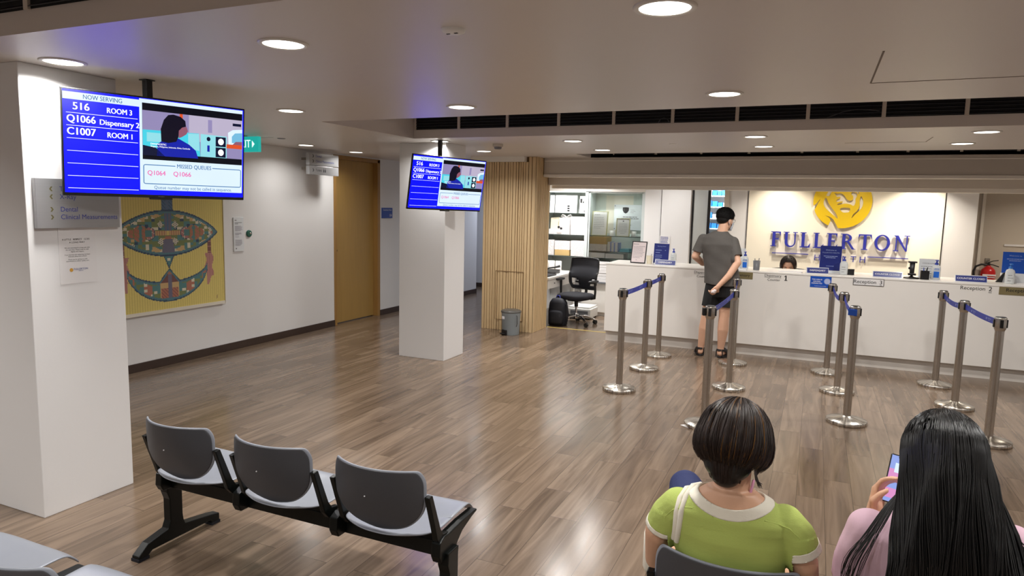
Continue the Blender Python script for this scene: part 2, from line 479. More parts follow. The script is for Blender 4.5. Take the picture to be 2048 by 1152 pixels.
mb = MB(); mb.box(-2.137, -1.71, 10.36, 10.40, 0, CZ); struct(mb, 'wall_light_panel', 'wall_paint')
mb = MB(); mb.box(-1.24, -1.17, 10.37, 10.40, 0, 2.2); struct(mb, 'trim_3', 'wall_grey')
# dispensary room seen through the opening
mb = MB(); mb.box(-2.4, .2, 12.2, 12.3, 0, CZ).box(-2.5, -2.4, 10.95, 12.3, 0, CZ).box(.2, .3, 10.95, 12.3, 0, CZ)
struct(mb, 'wall_dispensary', 'wall_paint')
# sliding frosted door leaf with black stiles
d = MB(); d.box(-1.69, -1.45, 10.425, 10.437, .02, 2.19)
dl = struct(d, 'door_2', 'frosted_glass')
d = MB(); d.box(-1.715, -1.675, 10.41, 10.45, 0, 2.2).box(-1.475, -1.435, 10.41, 10.45, 0, 2.2).box(-1.715, -1.435, 10.41, 10.45, 2.17, 2.2)
d.build('door_stile', 'frame_black', dl)

# pillars
mb = MB(); mb.box(-4.22, -3.634, 2.18, 2.70, 0, CZ); struct(mb, 'wall_pillar_near', 'wall_paint', bevel=.004)
mb = MB(); mb.box(-4.20, -3.625, 6.43, 6.88, 0, CZ); struct(mb, 'wall_pillar_far', 'wall_paint', bevel=.004)

# column clad in timber slats
mb = MB(); mb.box(-4.165, -3.435, 8.505, 9.0, 0, CZ); wc = struct(mb, 'wall_slatted_column', 'slat_groove')
mb = MB(); rn = random.Random(3)
x = -4.18
widths = []
while x < -3.425:
    w = rn.choice([.026, .03, .034, .04]); w = min(w, -3.415 - x)
    z0 = 0.0
    mb.box(x, x + w, 8.487 - rn.choice([0, .004, .008]), 8.51, 0, CZ if x > -3.56 else 2.285); x += w + .007
y = 8.487
while y < 9.0:
    mb.box(-3.44, -3.413 + rn.choice([0, .003]), y, min(y + .019, 9.005), 0, CZ); y += .0245
mb.box(-4.19, -4.16, 8.49, 9.0, 0, 2.285)
mb.build('timber_slat', 'slat_wood', wc, bevel=.003)
mb = MB()
for (a0, a1, b0, b1) in [(-3.98, -3.56, .815, .821), (-3.96, -3.56, .145, .151)]: mb.box(a0, a1, 8.474, 8.482, b0, b1)
for (a0, b0, b1) in [(-3.975, .148, .818), (-3.563, .148, .818)]: mb.box(a0 - .003, a0 + .003, 8.474, 8.482, b0, b1)
mb.build('access_panel_line', 'slat_groove', wc)
mb = MB(); mb.box(-4.35, -3.56, 8.40, 8.50, 2.285, CZ); struct(mb, 'trim_4', 'trim_light')

# stepped bulkhead over the counter
mb = MB(); mb.box(-3.40, 4.6, 8.72, 9.05, 2.135, CZ).box(-3.40, 4.6, 8.90, 9.10, 2.00, 2.14)
mb.box(-3.40, 4.6, 8.72, 8.74, CZ, 2.80)
struct(mb, 'wall_bulkhead', 'bulkhead_paint')
mb = MB(); mb.box(-3.40, 4.6, 8.70, 8.92, 2.10, 2.135).box(-3.40, 4.6, 8.715, 8.722, 2.305, 2.318)
struct(mb, 'trim_5', 'trim_light', bevel=.003)
mb = MB(); mb.box(-3.40, 4.6, 9.03, 9.12, 1.958, 2.004); struct(mb, 'trim_6', 'trim_light', bevel=.003)

# hairline seams of the ceiling access panels
mb = MB()
mb.box(.20, 1.9, 3.946, 3.954, CZ - .0015, CZ + .01).box(.196, .204, 3.2, 3.95, CZ - .0015, CZ + .01)
mb.box(.19, .84, 7.172, 7.18, CZ - .0015, CZ + .01).box(.836, .844, 6.75, 7.18, CZ - .0015, CZ + .01)
mb.box(-5.75, -5.2, 5.60, 5.606, CZ - .0015, CZ + .01)
struct(mb, 'trim_7', 'seam_line')
mb = MB(); mb.box(-3.42, -2.42, 9.035, 9.06, 0, .002); struct(mb, 'trim_8', 'tape_yellow')

# wooden door in the left wall
d = MB(); d.box(-6.11, -6.07, 7.625, 8.585, .012, 2.285); dr = struct(d, 'door_1', 'door_wood', bevel=.002)
d = MB(); d.box(-6.12, -5.988, 7.575, 7.625, 0, 2.33).box(-6.12, -5.988, 8.585, 8.65, 0, 2.33).box(-6.12, -5.988, 7.575, 8.65, 2.285, 2.335)
d.build('door_frame', 'door_frame_wood', dr, bevel=.003)
d = MB(); d.box(-6.072, -6.055, 7.655, 7.72, 1.02, 1.045).cyl((-6.07, 7.67, 1.03), (-6.05, 7.67, 1.03), .016)
d.build('door_lock', 'wood_lock', dr)

# ------------------------------------------------------------------ ceiling fittings
def downlight(x, y, label, power=1.0, color=NEUT, r=.082, group='recessed ceiling downlights', spread=150):
    t = thing('ceiling_downlight', label, 'ceiling light', (x, y, CZ), 0, group)
    b = MB(); b.lathe([(r * 1.0, -.001), (r * 1.04, -.007), (r * 1.22, -.007), (r * 1.26, -.003), (r * 1.26, .0)], 36, Matrix.Translation((0, 0, 0)), 0, True, False)
    b.build('trim_ring', 'lamp_rim', t, world=False)
    b = MB(); b.lathe([(r * 1.02, -.004), (r * 1.02, -.0025)], 36, None, 0, True, True)
    b.build('diffuser', 'lamp_glow', t, world=False)
    lamp_light('lamp_light', (0, 0, -.012), LAMP * power, r * 1.9, color, t, spread)
    return t
LIGHTS = [
    (-3.418, 2.265, 'round downlight against the near white pillar above the large TV', 1.0),
    (-2.084, 2.314, 'round downlight in the ceiling right of the large TV, left of the flat disc detector', 1.0),
    (-.497, 2.311, 'largest round downlight, cut by the top edge of the photo', 1.0),
    (-3.537, 3.994, 'round downlight in the ceiling just above the green exit sign', 1.0),
    (-2.223, 4.15, 'round downlight at mid ceiling in front of the left end of the slatted recess', 1.0),
    (-.52, 4.073, 'round downlight before the long slatted air recess, nearest the right hatch', 1.0),
    (-5.489, 6.441, 'small round downlight in the corridor ceiling before the hanging direction sign', .35),
    (-5.526, 7.442, 'small round downlight in the ceiling in front of the wooden door', .4),
    (-3.62, 6.30, 'round downlight at the top of the far pillar by the pole of the far TV', .9),
    (-3.722, 7.535, 'small round downlight above and right of the far TV, before the timber column', .9),
    (-2.248, 6.52, 'nearer of the two downlights in front of the office chair area', .9),
    (-2.255, 7.568, 'farther of the two downlights in front of the office chair area', .9),
    (-.54, 6.43, 'nearer of the two downlights above the standing man', .9),
    (-.536, 7.40, 'farther of the two downlights above the standing man', .9),
    (1.15, 6.40, 'nearer of the two downlights above the rightmost row of barrier posts', .9),
    (1.15, 7.37, 'farther of the two downlights above the rightmost row of barrier posts', .9),
]
for (x, y, lb, p) in LIGHTS: downlight(x, y, lb, p)
# the same fittings out of the frame: behind the camera, right of it, and hidden behind the bulkhead
for (x, y, p) in [(-3.4, -.25, 1.5), (-2.1, -.25, 1.5), (-.5, -.25, 1.5), (1.15, -.25, 1.2), (1.15, 2.31, 1.2), (2.9, 2.31, 1), (2.9, 6.4, .9), (2.9, 4.1, 1), (-5.2, 1.3, 1.3), (-2.1, -2.2, 1), (1.15, -2.2, 1)]:
    downlight(x, y, 'round ceiling downlight outside the view of the photo', p)
for (x, y, p) in [(-3.3, 9.75, 2.2), (-1.92, 9.75, .55), (-.48, 9.98, .75), (.42, 9.6, .8), (1.22, 9.98, 1.1), (2.9, 9.9, .9)]:
    downlight(x, y, 'round ceiling downlight hidden behind the bulkhead over the counter', p, WARM if x > -1 else NEUT, .06, spread=112 if y > 9.95 else 140)
downlight(-1.3, 11.15, 'round ceiling downlight inside the dispensary room', 2.2, (0.9, .95, 1), .08)
downlight(-5.4, 12.3, 'round ceiling downlight at the far end of the corridor', .9, (.72, .80, 1), .08)
downlight(-5.2, 10.3, 'round ceiling downlight inside the corridor past the door', .3, (.9, .95, 1), .08)

ORD = ['first', 'second', 'third', 'fourth', 'fifth', 'sixth', 'seventh', 'eighth', 'ninth', 'tenth']
def grille(x0, x1, y, z0, z1, label, group):
    t = thing('air_grille', label, 'air vent', ((x0 + x1) / 2, y, (z0 + z1) / 2), 0, group)
    w, h = (x1 - x0) / 2, (z1 - z0) / 2
    b = MB(); b.box(-w + .014, w - .014, -.004, -.001, -h, h); b.build('backing', 'dark_void', t, world=False)
    b = MB(); b.box(-w, -w + .014, -.016, 0, -h - .004, h + .004).box(w - .014, w, -.016, 0, -h - .004, h + .004).box(-w, w, -.016, 0, h, h + .012)
    b.build('frame', 'bulkhead_paint', t, world=False)
    b = MB(); n = 5
    for i in range(n):
        z = -h + .008 + i * (2 * h - .01) / (n - 1) * .92
        b.add([(-w + .014, -.014, z), (w - .014, -.014, z), (w - .014, -.004, z + .010), (-w + .014, -.004, z + .010), (-w + .014, -.014, z - .002), (w - .014, -.014, z - .002), (w - .014, -.004, z + .008), (-w + .014, -.004, z + .008)],
              [(0, 1, 2, 3), (7, 6, 5, 4), (0, 4, 5, 1), (2, 6, 7, 3)])
    b.build('slat', 'slat_black', t, world=False)
    b = MB()
    for i in range(n):
        z = -h + .008 + i * (2 * h - .01) / (n - 1) * .92
        b.box(-w + .014, w - .014, -.0155, -.0138, z - .0025, z + .0005)
    b.build('slat_edge', 'slat_edge', t, world=False)
E1 = [-3.736, -3.24, -2.724, -2.21, -1.695, -1.18, -.655, -.12, .41, .945, 1.47]
for i in range(10):
    grille(E1[i], E1[i + 1], 6.01, 2.436, 2.56, ORD[i] + ' black slatted air grille from the left in the long middle ceiling recess', 'black air grilles of the middle recess')
E0 = [-3.99, -3.47, -2.95, -2.43]
for i, lb in enumerate(['black air grille at the top left corner of the photo, left of its divider', 'second black air grille at the top left corner of the photo', 'black air grille at the top left, rightmost one in view']):
    grille(E0[i], E0[i + 1], 1.83, 2.442, 2.58, lb, 'black air grilles of the near recess')
E2 = [-2.45, -1.9, -1.345, -.79, -.21, .366, .861, 1.36, 1.862, 2.36]
for i in range(9):
    grille(E2[i], E2[i + 1], 8.72, 2.387, 2.50, ORD[i] + ' thin dark air grille from the left at the bulkhead over the counter', 'dark air grilles above the bulkhead')

# cables hanging out of the grilles
b = MB(); b.tube([(-1.30, 6.0, 2.44), (-1.28, 5.98, 2.466), (-1.25, 5.975, 2.475), (-1.22, 5.98, 2.464), (-1.205, 5.985, 2.44)], .003, 8)
tag(b.build('cable', 'slat_edge'), 'small loop of cable hanging before an air grille above the man', 'cable')
b = MB(); b.tube([(.02, 5.985, 2.44), (.13, 5.97, 2.48), (.22, 5.97, 2.495), (.30, 5.975, 2.49), (.38, 5.985, 2.478)], .003, 8)
tag(b.build('cable', 'slat_edge'), 'long arched cable lying across the eighth air grille', 'cable')

t = thing('smoke_detector', 'flat white disc detector on the near ceiling with two small black slots', 'detector', (-1.293, 2.342, CZ))
b = MB(); b.lathe([(.0, -.016), (.030, -.015), (.044, -.009), (.047, 0)], 32); b.build('cover', 'white_plain', t, world=False)
b = MB(); b.box(-.026, -.012, -.008, -.002, -.0172, -.014).box(.008, .022, -.012, -.004, -.0172, -.014); b.build('slot', 'ink_black', t, world=False)
t = thing('smoke_detector', 'small grey boxy detector on the ceiling between the far TV and the timber column', 'detector', (-3.151, 6.711, CZ))
b = MB(); b.lathe([(.05, -.03), (.055, -.026), (.055, 0)], 28); b.build('base', 'bulkhead_paint', t, world=False)
b = MB(); b.lathe([(.03, -.055), (.038, -.05), (.042, -.03)], 24); b.build('sensor_head', 'ink_grey', t, world=False)
t = thing('ceiling_sprinkler', 'small flat sprinkler disc in the corridor ceiling beside the exit sign', 'sprinkler', (-5.2, 5.72, CZ))
b = MB(); b.lathe([(.035, -.006), (.045, 0)], 24); b.build('cover', 'ink_grey', t, world=False)
for (x, y, lb) in [(-1.36, 7.0, 'small flat sprinkler disc before the counter, between the two pairs of downlights'), (-3.25, 6.35, 'small flat sprinkler disc in the ceiling above the far TV')]:
    t = thing('ceiling_sprinkler', lb, 'sprinkler', (x, y, CZ))
    b = MB(); b.lathe([(.035, -.006), (.045, 0)], 24); b.build('cover', 'lamp_rim', t, world=False)

# exit sign under the ceiling
t = thing('exit_sign', 'green lit exit sign with white arrow, half hidden behind the large TV', 'exit sign', (-5.39, 5.40, CZ))
b = MB(); b.box(-.20, .20, -.02, .02, -.165, -.012); b.build('housing', 'exit_green', t, world=False, bevel=.003)
b = MB(); M = PL((0, -.0205, -.088), (1, 0, 0), (0, 0, 1))
b.text('EXIT', M, .108, 0, .005, 0, .001, .012, sx=.84)
b.poly(M, [(.118, -.036), (.152, 0), (.118, .036)], .001, 0)
b.build('lettering', 'exit_white', t, world=False)
b = MB(); b.box(-.03, .03, -.01, .01, -.012, 0); b.build('ceiling_bracket', 'steel', t, world=False)

# ------------------------------------------------------------------ left wall
t = thing('framed_textile', 'large mustard yellow woven artwork with a blue oval motif on the left wall', 'artwork', (-6.0, 4.935, .56))
ZB, ZT, YL, YR = .585, 1.98, 4.225, 5.64
b = MB()
b.box(-6.0, -5.965, YL - .004, YR + .004, .552, ZB).box(-6.0, -5.965, YL - .004, YR + .004, ZT, ZT + .03)
b.box(-6.0, -5.965, YL - .02, YL, .552, ZT + .03).box(-6.0, -5.965, YR, YR + .008, .56, ZT + .03)
b.build('frame', 'white_frame', t)
ART = ['art_yellow', 'art_yellow2', 'art_teal', 'art_navy', 'art_olive', 'art_coral', 'art_rose', 'art_plum', 'art_cream', 'art_peach', 'art_tassel', 'art_strap', 'art_brown']
for n, c in zip(ART, [(222, 204, 122), (207, 189, 108), (86, 134, 136), (56, 78, 104), (122, 134, 86), (178, 116, 96), (174, 120, 118), (112, 110, 130), (218, 212, 190), (204, 172, 122), (186, 134, 126), (84, 112, 146), (124, 82, 78)]):
    mat(n, c, 0.45, var=0.05, scale=40)
rn = random.Random(11)
NB = {}
def vn(i, j, s):                                   # blocky patches of leaf shapes, mirrored about the middle
    k = (i // s, j // s)
    if k not in NB: NB[k] = rn.random()
    return NB[k]
def art_cell(a, z, i, j):
    m = abs(a)
    stripe = 1 if i % 3 == 0 else 0
    # oval body
    q = max(0.0, 1 - (m / .625) ** 2)
    hh = .232 * q ** .85
    dz = z - 1.352
    if abs(dz) <= hh + .002 and m < .622:
        e = hh - abs(dz)
        if e < .014: return 3
        if e < .036: return 2 if (i + j) % 3 else 11
        if m < .042 and dz > .02: return 11 if (m < .012 or m > .032) else 7
        if m < .085 - .2 * (dz + .23) and dz < -.06: return 7
        if m < .022 and abs(dz) < .02: return 9 if m > .008 else 0
        # rose pair right and left
        for (ca, r, c1) in ((.31, .085, 5), (.215, .068, 6), (.40, .045, 5)):
            if ((m - ca) / r) ** 2 + (dz / (r * .95)) ** 2 < 1:
                if ((m - ca) / r) ** 2 + (dz / (r * .95)) ** 2 > .80 and c1 == 6: return 3
                if abs(m - .225) < .035 and abs(dz) < .03: return 2
                if abs(m - .31) < .012 or (abs(m - .31) + abs(abs(dz) - .05) < .028): return 2 if c1 == 5 else 6
                return c1 if (i % 7) and (i + 2 * j) % 9 else (4 if c1 == 5 else 8)
        if m < .15 and abs(dz) < .022: return 9 if i % 3 else 5
        for (ca, cz2) in ((.085, .085), (.085, -.085), (.40, .125), (.40, -.13), (.53, .04), (.53, -.045)):
            if abs(m - ca) + abs(dz - cz2) < .04: return 8 if (i + 2 * j) % 4 else 3
        if abs(m - .0) < .035 and .03 < abs(dz) < .14: return 5
        for (ca, cz2) in ((.14, .175), (.14, -.17), (.47, .09), (.46, -.10), (.30, .16)):
            if abs(m - ca) * .6 + abs(dz - cz2) * 1.5 < .04: return 9
        v = vn(int(m / .0125), j, 3)
        if m > .5: return [9, 8, 2, 5, 4][int(v * 5)]
        return [4, 4, 2, 2, 3, 4, 2, 8][int(v * 8)] if v < .97 else 9
    # strap above
    if z > 1.57 and m < .062 - max(0, z - 1.72) * .2: return 11 if (i + j) % 4 else (7 if m < .02 else 3)
    # waist between oval and crescent
    if 1.0 <= z < 1.16:
        w = .075 * max(0, (z - 1.0) / .16) + .006
        if m < w: return 3 if w - m < .012 else (8 if (m < .02 and 1.07 < z < 1.10) else 2)
    # crescent
    if m < .475:
        zo = 1.03 - .372 * math.sqrt(max(0, 1 - (m / .487) ** 2))
        zi = 1.05 - .187 * math.sqrt(max(0, 1 - (m / .478) ** 2)) if m > .12 else .869 + (.12 - m) * 1.1
        if zo <= z <= zi:
            e = min(z - zo, zi - z)
            if e < .013: return 3
            if e < .034: return 2 if (i + j) % 3 else 11
            if m < .022: return 7 if z < .93 else 5
            if m < .10 and z < .80: return 5 if (i + j) % 4 else 12
            if m < .11: return 9 if z < .85 else 12
            v = vn(int(m / .0125), j, 3)
            if .2 < m < .30 and (z - zo) < .14: return [5, 12, 5, 8][int(v * 4)]
            if m > .40: return 5 if v < .6 else 2
            return [2, 2, 4, 4, 8, 2][int(v * 6)]
    # tassels
    if .49 < m < .53 and 1.13 < z < 1.27: return 12 if (j % 6) else 10
    if .455 < m + .012 * math.sin(z * 40) < .55 and .88 < z <= 1.13:
        return 10 if (i % 4) else 6
    if .47 < m < .53 - (.88 - z) * .4 and .79 < z <= .88: return 10
    if .585 < a < .605 and .62 < z < .66 and (i + j) % 2: return 12
    return stripe
b = MB(); c = .0092
ny = int(round((YR - YL) / c)); nz = int(round((ZT - ZB) / c))
vs = [(-5.972, YL + i * c, ZB + j * c) for j in range(nz + 1) for i in range(ny + 1)]
fs = []; ms = []
for j in range(nz):
    for i in range(ny):
        a = YL + (i + .5) * c - 4.935; z = ZB + (j + .5) * c
        fs.append((j * (ny + 1) + i, j * (ny + 1) + i + 1, (j + 1) * (ny + 1) + i + 1, (j + 1) * (ny + 1) + i)); ms.append(art_cell(a, z, i, j))
b.v = vs; b.f = fs; b.m = ms; b.sm = [False] * len(fs)
b.build('weave', ART, t)
b = MB(); b.box(-6.0, -5.974, YL, YR, ZB, ZT); b.build('backing', 'cardboard', t)

t = thing('caption_panel', 'narrow white caption panel with grey print right of the yellow artwork', 'caption panel', (-6.0, 5.88, 1.115))
b = MB(); b.box(-6.0, -5.988, 5.807, 5.955, 1.118, 1.503); b.build('board', 'acrylic', t, bevel=.002)
b = MB(); M = facing_room(-5.9875, 5.88, 1.31)
b.quad(M, -.058, -.03, .158, .166, .0005, 0)
b.lines(M, -.058, .05, .135, 2, .014, .006, 0, 2).lines(M, -.055, .055, .095, 6, .0105, .006, 1, 3).lines(M, -.055, .055, .018, 3, .0105, .006, 1, 4).lines(M, -.055, .055, -.025, 1, .0105, .006, 1, 7).lines(M, -.055, .052, -.06, 7, .0105, .006, 1, 5)
b.quad(M, -.05, -.035, -.165, -.15, .0005, 0)
b.build('print', ['ink_grey', 'ink_light'], t)

t = thing('door_release_button', 'round dark green button on the left wall beside the caption panel', 'button', (-6.0, 6.04, 1.317))
b = MB(); b.lathe([(.040, 0), (.040, .012), (.032, .016)], 28, PL((0, 0, 0), (0, 1, 0), (0, 0, 1))); b.build('plate', 'green_button', t, world=False)
b = MB(); b.lathe([(.012, .016), (.012, .019), (.006, .021)], 20, PL((0, .012, .002), (0, 1, 0), (0, 0, 1))); b.build('push_cap', 'chrome', t, world=False)

t = thing('room_sign', 'small blue room sign reading 04 on the wall right of the wooden door', 'sign', (-6.0, 8.84, 1.55))
b = MB(); b.box(-6.0, -5.99, 8.70, 8.98, 1.476, 1.632); b.build('plate', 'room_sign_blue', t, bevel=.002)
b = MB(); M = facing_room(-5.99, 8.84, 1.554); b.text('Consultation Room', M, .032, 0, -.0, .045, sx=.9).text('04', M, .06, 0, .09, -.038)
b.build('lettering', 'ink_white', t)

# hanging direction sign in front of the door head
t = thing('direction_sign', 'grey two-plate direction sign hanging under the ceiling before the wooden door', 'sign', (-5.75, 7.08, 2.04))
b = MB(); b.box(-5.80, -5.75, 6.80, 7.37, 2.15, 2.30); b.build('upper_plate', 'brushed_plate', t, bevel=.002)
b = MB(); b.box(-5.80, -5.75, 6.80, 7.37, 2.035, 2.142); b.build('lower_plate', 'brushed_plate', t, bevel=.002)
b = MB(); b.box(-6.0, -5.80, 6.95, 6.98, 2.10, 2.13).box(-6.0, -5.80, 7.2, 7.23, 2.10, 2.13).box(-6.0, -5.80, 6.95, 6.98, 2.22, 2.25).box(-6.0, -5.80, 7.2, 7.23, 2.22, 2.25); b.build('wall_bracket', 'steel', t)
def chevron(b, M, x, y, s, mi, left=False):
    k = -1 if left else 1
    for sg in (1, -1):
        q = [(x - k * s * .75, y + sg * s * 1.05), (x - k * s * .02, y + sg * s * 1.05), (x + k * s * .75, y), (x + k * s * .02, y)]
        b.poly(M, q if k * sg < 0 else q[::-1], .0009, mi)
M = facing_room(-5.75, 7.085, 2.17)
for (s, y, m_, q_) in (('Dental', .092, 'ink_blue', 1), ('Clinical Measurements', .03, 'ink_blue', .93), ('Toilets', -.08, 'ink_black', 1)):
    b = MB(); b.text(s, M, .042, 0, -.165, y, align='LEFT', sx=q_); b.build('lettering', m_, t)
    b = MB(); chevron(b, M, -.21, y, .018, 0); b.build('arrow', 'ink_black', t)
for k in (0, 1):
    b = MB(); b.quad(M, -.02 + .03 * k, 0 + .03 * k - .002, -.10, -.068, .0009, 0); b.quad(M, -.016 + .03 * k, -.006 + .03 * k, -.062, -.052, .0009, 0); b.build('toilet_symbol', 'ink_black', t)

# ------------------------------------------------------------------ near pillar
t = thing('direction_sign', 'large grey metal direction sign on the near pillar listing X-Ray and Dental', 'sign', (-3.634, 2.44, 1.53))
b = MB(); b.box(-3.634, -3.608, 2.214, 2.668, 1.532, 1.788); b.build('plate', 'brushed_plate', t, bevel=.002)
M = facing_room(-3.608, 2.44, 1.66)
for (s, y, left) in (('Treatment', .075, True), ('X-Ray', .035, True), ('Dental', -.03, False), ('Clinical Measurements', -.07, False)):
    b = MB(); b.text(s, M, .036, 0, -.105, y, align='LEFT', sx=.97); b.build('lettering', 'ink_blue', t)
    b = MB(); chevron(b, M, -.148, y, .0115, 0, left); b.build('arrow', 'ink_olive', t)

t = thing('notice_paper', 'white laminated notice taped to the near pillar below the grey sign', 'notice', (-3.634, 2.43, 1.233))
b = MB(); b.box(-3.6345, -3.632, 2.331, 2.535, 1.233, 1.538); b.build('sheet', 'paper', t)
b = MB(); M = facing_room(-3.632, 2.43, 1.385)
b.text('A LITTLE', M, .0125, 0, -.056, .085).text('RESPECT', M, .0125, 0, .003, .085, bold=.02).text('GOES', M, .0125, 0, .055, .085).text('A LONG WAY', M, .0135, 0, 0, .069)
b.text('We are committed to treat you with', M, .0092, 0, 0, .040).text('the very best. Please treat us with', M, .0092, 0, 0, .030).text('dignity and respect.', M, .0092, 0, 0, .020)
b.text('If you feel that this notice has not been', M, .0088, 0, 0, .003).text('followed, please let us know.', M, .0088, 0, 0, -.006)
b.text('Thank you for giving us a safe', M, .0088, 0, 0, -.022).text('environment to deliver quality care.', M, .0088, 0, 0, -.031)
b.build('print', 'ink_black', t)
b = MB(); b.lathe([(.010, .0006), (.0, .0007)], 20, M @ Matrix.Translation((-.038, -.078, 0)), 0, True, False); b.build('emblem_print', 'ink_gold', t)
b = MB(); b.text('FULLERTON', M, .0145, 0, .014, -.075).text('HEALTH', M, .007, 0, .014, -.085); b.build('name_print', 'ink_blue', t)

# ------------------------------------------------------------------ queue screens
def queue_tv(label, c, yaw, tilt, roll, pole, w=.94):
    h = w * .573
    rt = Vector((math.cos(yaw), math.sin(yaw), 0)); n0 = Vector((math.sin(yaw), -math.cos(yaw), 0)); up = Vector((0, 0, 1))
    u = math.cos(tilt) * up + math.sin(tilt) * n0
    r2 = math.cos(roll) * rt + math.sin(roll) * u; u2 = -math.sin(roll) * rt + math.cos(roll) * u
    M = PL(c, r2, u2)
    t = thing('queue_television', label, 'television', c, 0, 'ceiling hung queue screens')
    b = MB(); b.box(-w / 2, w / 2, -h / 2, h / 2, -.022, 0, 0, M).box(-w * .36, w * .36, -h * .40, h * .32, -.055, -.022, 0, M)
    b.box(-.06, .06, -h / 2 - .010, -h / 2, -.015, -.001, 0, M)
    b.build('housing', 'black_metal', t, bevel=.003)
    W, H = w - .016, h - .026
    S = M @ Matrix.Translation((-W / 2, H / 2 + .004, 0)) @ Matrix.Diagonal((W, -H, 1, 1))       # u, v of the picture
    names = ['scr_blue', 'scr_white', 'scr_text_white', 'scr_teal', 'scr_pink', 'scr_black', 'scr_lilac', 'scr_pale', 'scr_cyan', 'scr_cyan_light', 'scr_orange', 'scr_hair', 'scr_skin', 'scr_top', 'scr_dark', 'scr_ring']
    b = MB()
    L = lambda k: .0012 + k * .0004
    def P(pts, k, mi): b.add([(p[0], p[1], L(k)) for p in reversed(pts)], [tuple(range(len(pts)))], mi, S)
    def Rq(x0, y0, x1, y1, k, mi): b.add([(x0, y1, L(k)), (x1, y1, L(k)), (x1, y0, L(k)), (x0, y0, L(k))], [(0, 1, 2, 3)], mi, S)
    T2 = M @ Matrix.Translation((-W / 2, H / 2 + .004, 0))
    def Tx(s, u0, u1, vv, size, k, mi, bold=0.0):            # words fitted between u0 and u1
        xs = [p[0] for p in text_geo(s)[0]]; sx = (u1 - u0) * W / ((max(xs) - min(xs)) * size)
        b.text(s, T2, size, mi, (u0 + u1) / 2 * W - (max(xs) + min(xs)) / 2 * size * sx, -vv * H, L(k), bold, sx=sx)
    Rq(0, 0, 1, 1, 0, 0)
    Rq(.0, .022, .382, .093, 1, 1); Rq(.382, .006, .994, .950, 1, 1)
    Tx('NOW SERVING', .098, .292, .060, .032, 2, 3, .012)
    for i, (a, r) in enumerate((('516', 'ROOM 3'), ('Q1066', 'Dispensary 2'), ('C1007', 'ROOM 1'))):
        v = .158 + i * .122
        Tx(a, *((.048, .127) if i == 0 else (.018, .156)), v, .052, 2, 2, .03); Tx(r, *((.178, .381) if i == 1 else (.215, .343)), v + .010, .039, 2, 2, .028)
    for i in range(7): Rq(.015, .219 + i * .1225, .373, .2235 + i * .1225, 2, 2)
    # the film still
    Rq(.397, .045, .993, .628, 2, 5)
    Rq(.398, .12, .992, .56, 3, 6); Rq(.66, .12, .992, .40, 4, 7)
    Rq(.606, .12, .624, .30, 5, 10)
    Rq(.775, .15, .80, .29, 5, 6)
    P([(.905, .43), (.90, .27), (.93, .235), (.992, .22), (.992, .43)], 5, 1)
    P([(.925, .38), (.925, .31), (.945, .27), (.992, .26), (.992, .38)], 6, 15); Rq(.93, .16, .985, .19, 5, 14)
    Rq(.89, .40, .992, .445, 6, 10); P([(.93, .40), (.95, .365), (.992, .36), (.992, .40)], 7, 12)
    P([(.398, .32), (.72, .31), (.728, .56), (.398, .54)], 6, 8); Rq(.42, .345, .53, .44, 7, 9)
    P([(.655, .32), (.72, .315), (.722, .50), (.655, .48)], 7, 9)
    P([(.73, .312), (.892, .316), (.892, .56), (.73, .56)], 6, 9); Rq(.822, .327, .886, .435, 7, 14); Rq(.822, .445, .886, .555, 7, 14)
    for (cu, cv) in ((.855, .38), (.855, .50)):
        P([(cu + .018 * math.cos(q), cv + .036 * math.sin(q)) for q in [k * PI / 8 for k in range(16)]], 8, 2)
    P([(cu * .012 + .778, cv * .024 + .36) for cu, cv in [(math.cos(k * PI / 6), math.sin(k * PI / 6)) for k in range(12)]], 7, 14); Rq(.77, .43, .785, .50, 7, 13)
    P([(.398, .48), (.47, .50), (.52, .585), (.398, .585)], 8, 14)
    P([(.475, .585), (.478, .46), (.52, .40), (.60, .385), (.66, .44), (.70, .50), (.715, .585)], 8, 13)
    P([(.615, .27), (.645, .25), (.653, .295), (.645, .33), (.622, .36), (.60, .38), (.595, .28)], 9, 12)
    P([(.50, .43), (.497, .30), (.515, .20), (.54, .145), (.57, .135), (.61, .15), (.638, .19), (.642, .25), (.618, .265), (.60, .30), (.598, .37), (.585, .42), (.54, .44)], 10, 11)
    Tx('DIAGNOSTIC', .44, .528, .462, .0135, 11, 2, .02); Tx('Singapore, Philippines, Indonesia, China, Cambodia', .44, .665, .487, .0115, 11, 2, .01)
    # missed queue box
    fr = []
    for (cx, cy, a0) in ((.975, .70, -90), (.975, .868, 0), (.412, .868, 90), (.412, .70, 180)):
        for k in range(5):
            q = math.radians(a0 + k * 22.5); fr.append((cx + .010 * math.cos(q), cy + .016 * math.sin(q)))
    for i in range(len(fr)):
        p, q = Vector(fr[i]), Vector(fr[(i + 1) % len(fr)]); dd = (q - p); nn = Vector((dd.y, -dd.x)).normalized()
        ww = Vector((nn.x * .0022, nn.y * .004)); b.add([(p.x - ww.x, p.y - ww.y, L(2)), (q.x - ww.x, q.y - ww.y, L(2)), (q.x + ww.x, q.y + ww.y, L(2)), (p.x + ww.x, p.y + ww.y, L(2))], [(3, 2, 1, 0)], 3, S)
    Rq(.58, .672, .802, .70, 3, 1); Tx('MISSED QUEUES', .590, .795, .685, .031, 4, 3, .010)
    Tx('Q1064', .423, .523, .770, .036, 3, 4, .014); Tx('Q1066', .569, .672, .770, .036, 3, 4, .014)
    Tx('Queue number may not be called in sequence.', .459, .926, .922, .025, 3, 3)
    b.build('screen', names, t)
    b = MB(); b.text('PRISM+', M, .011, 0, 0, -h / 2 + .0065, .0008); b.build('maker_mark', 'ink_grey', t)
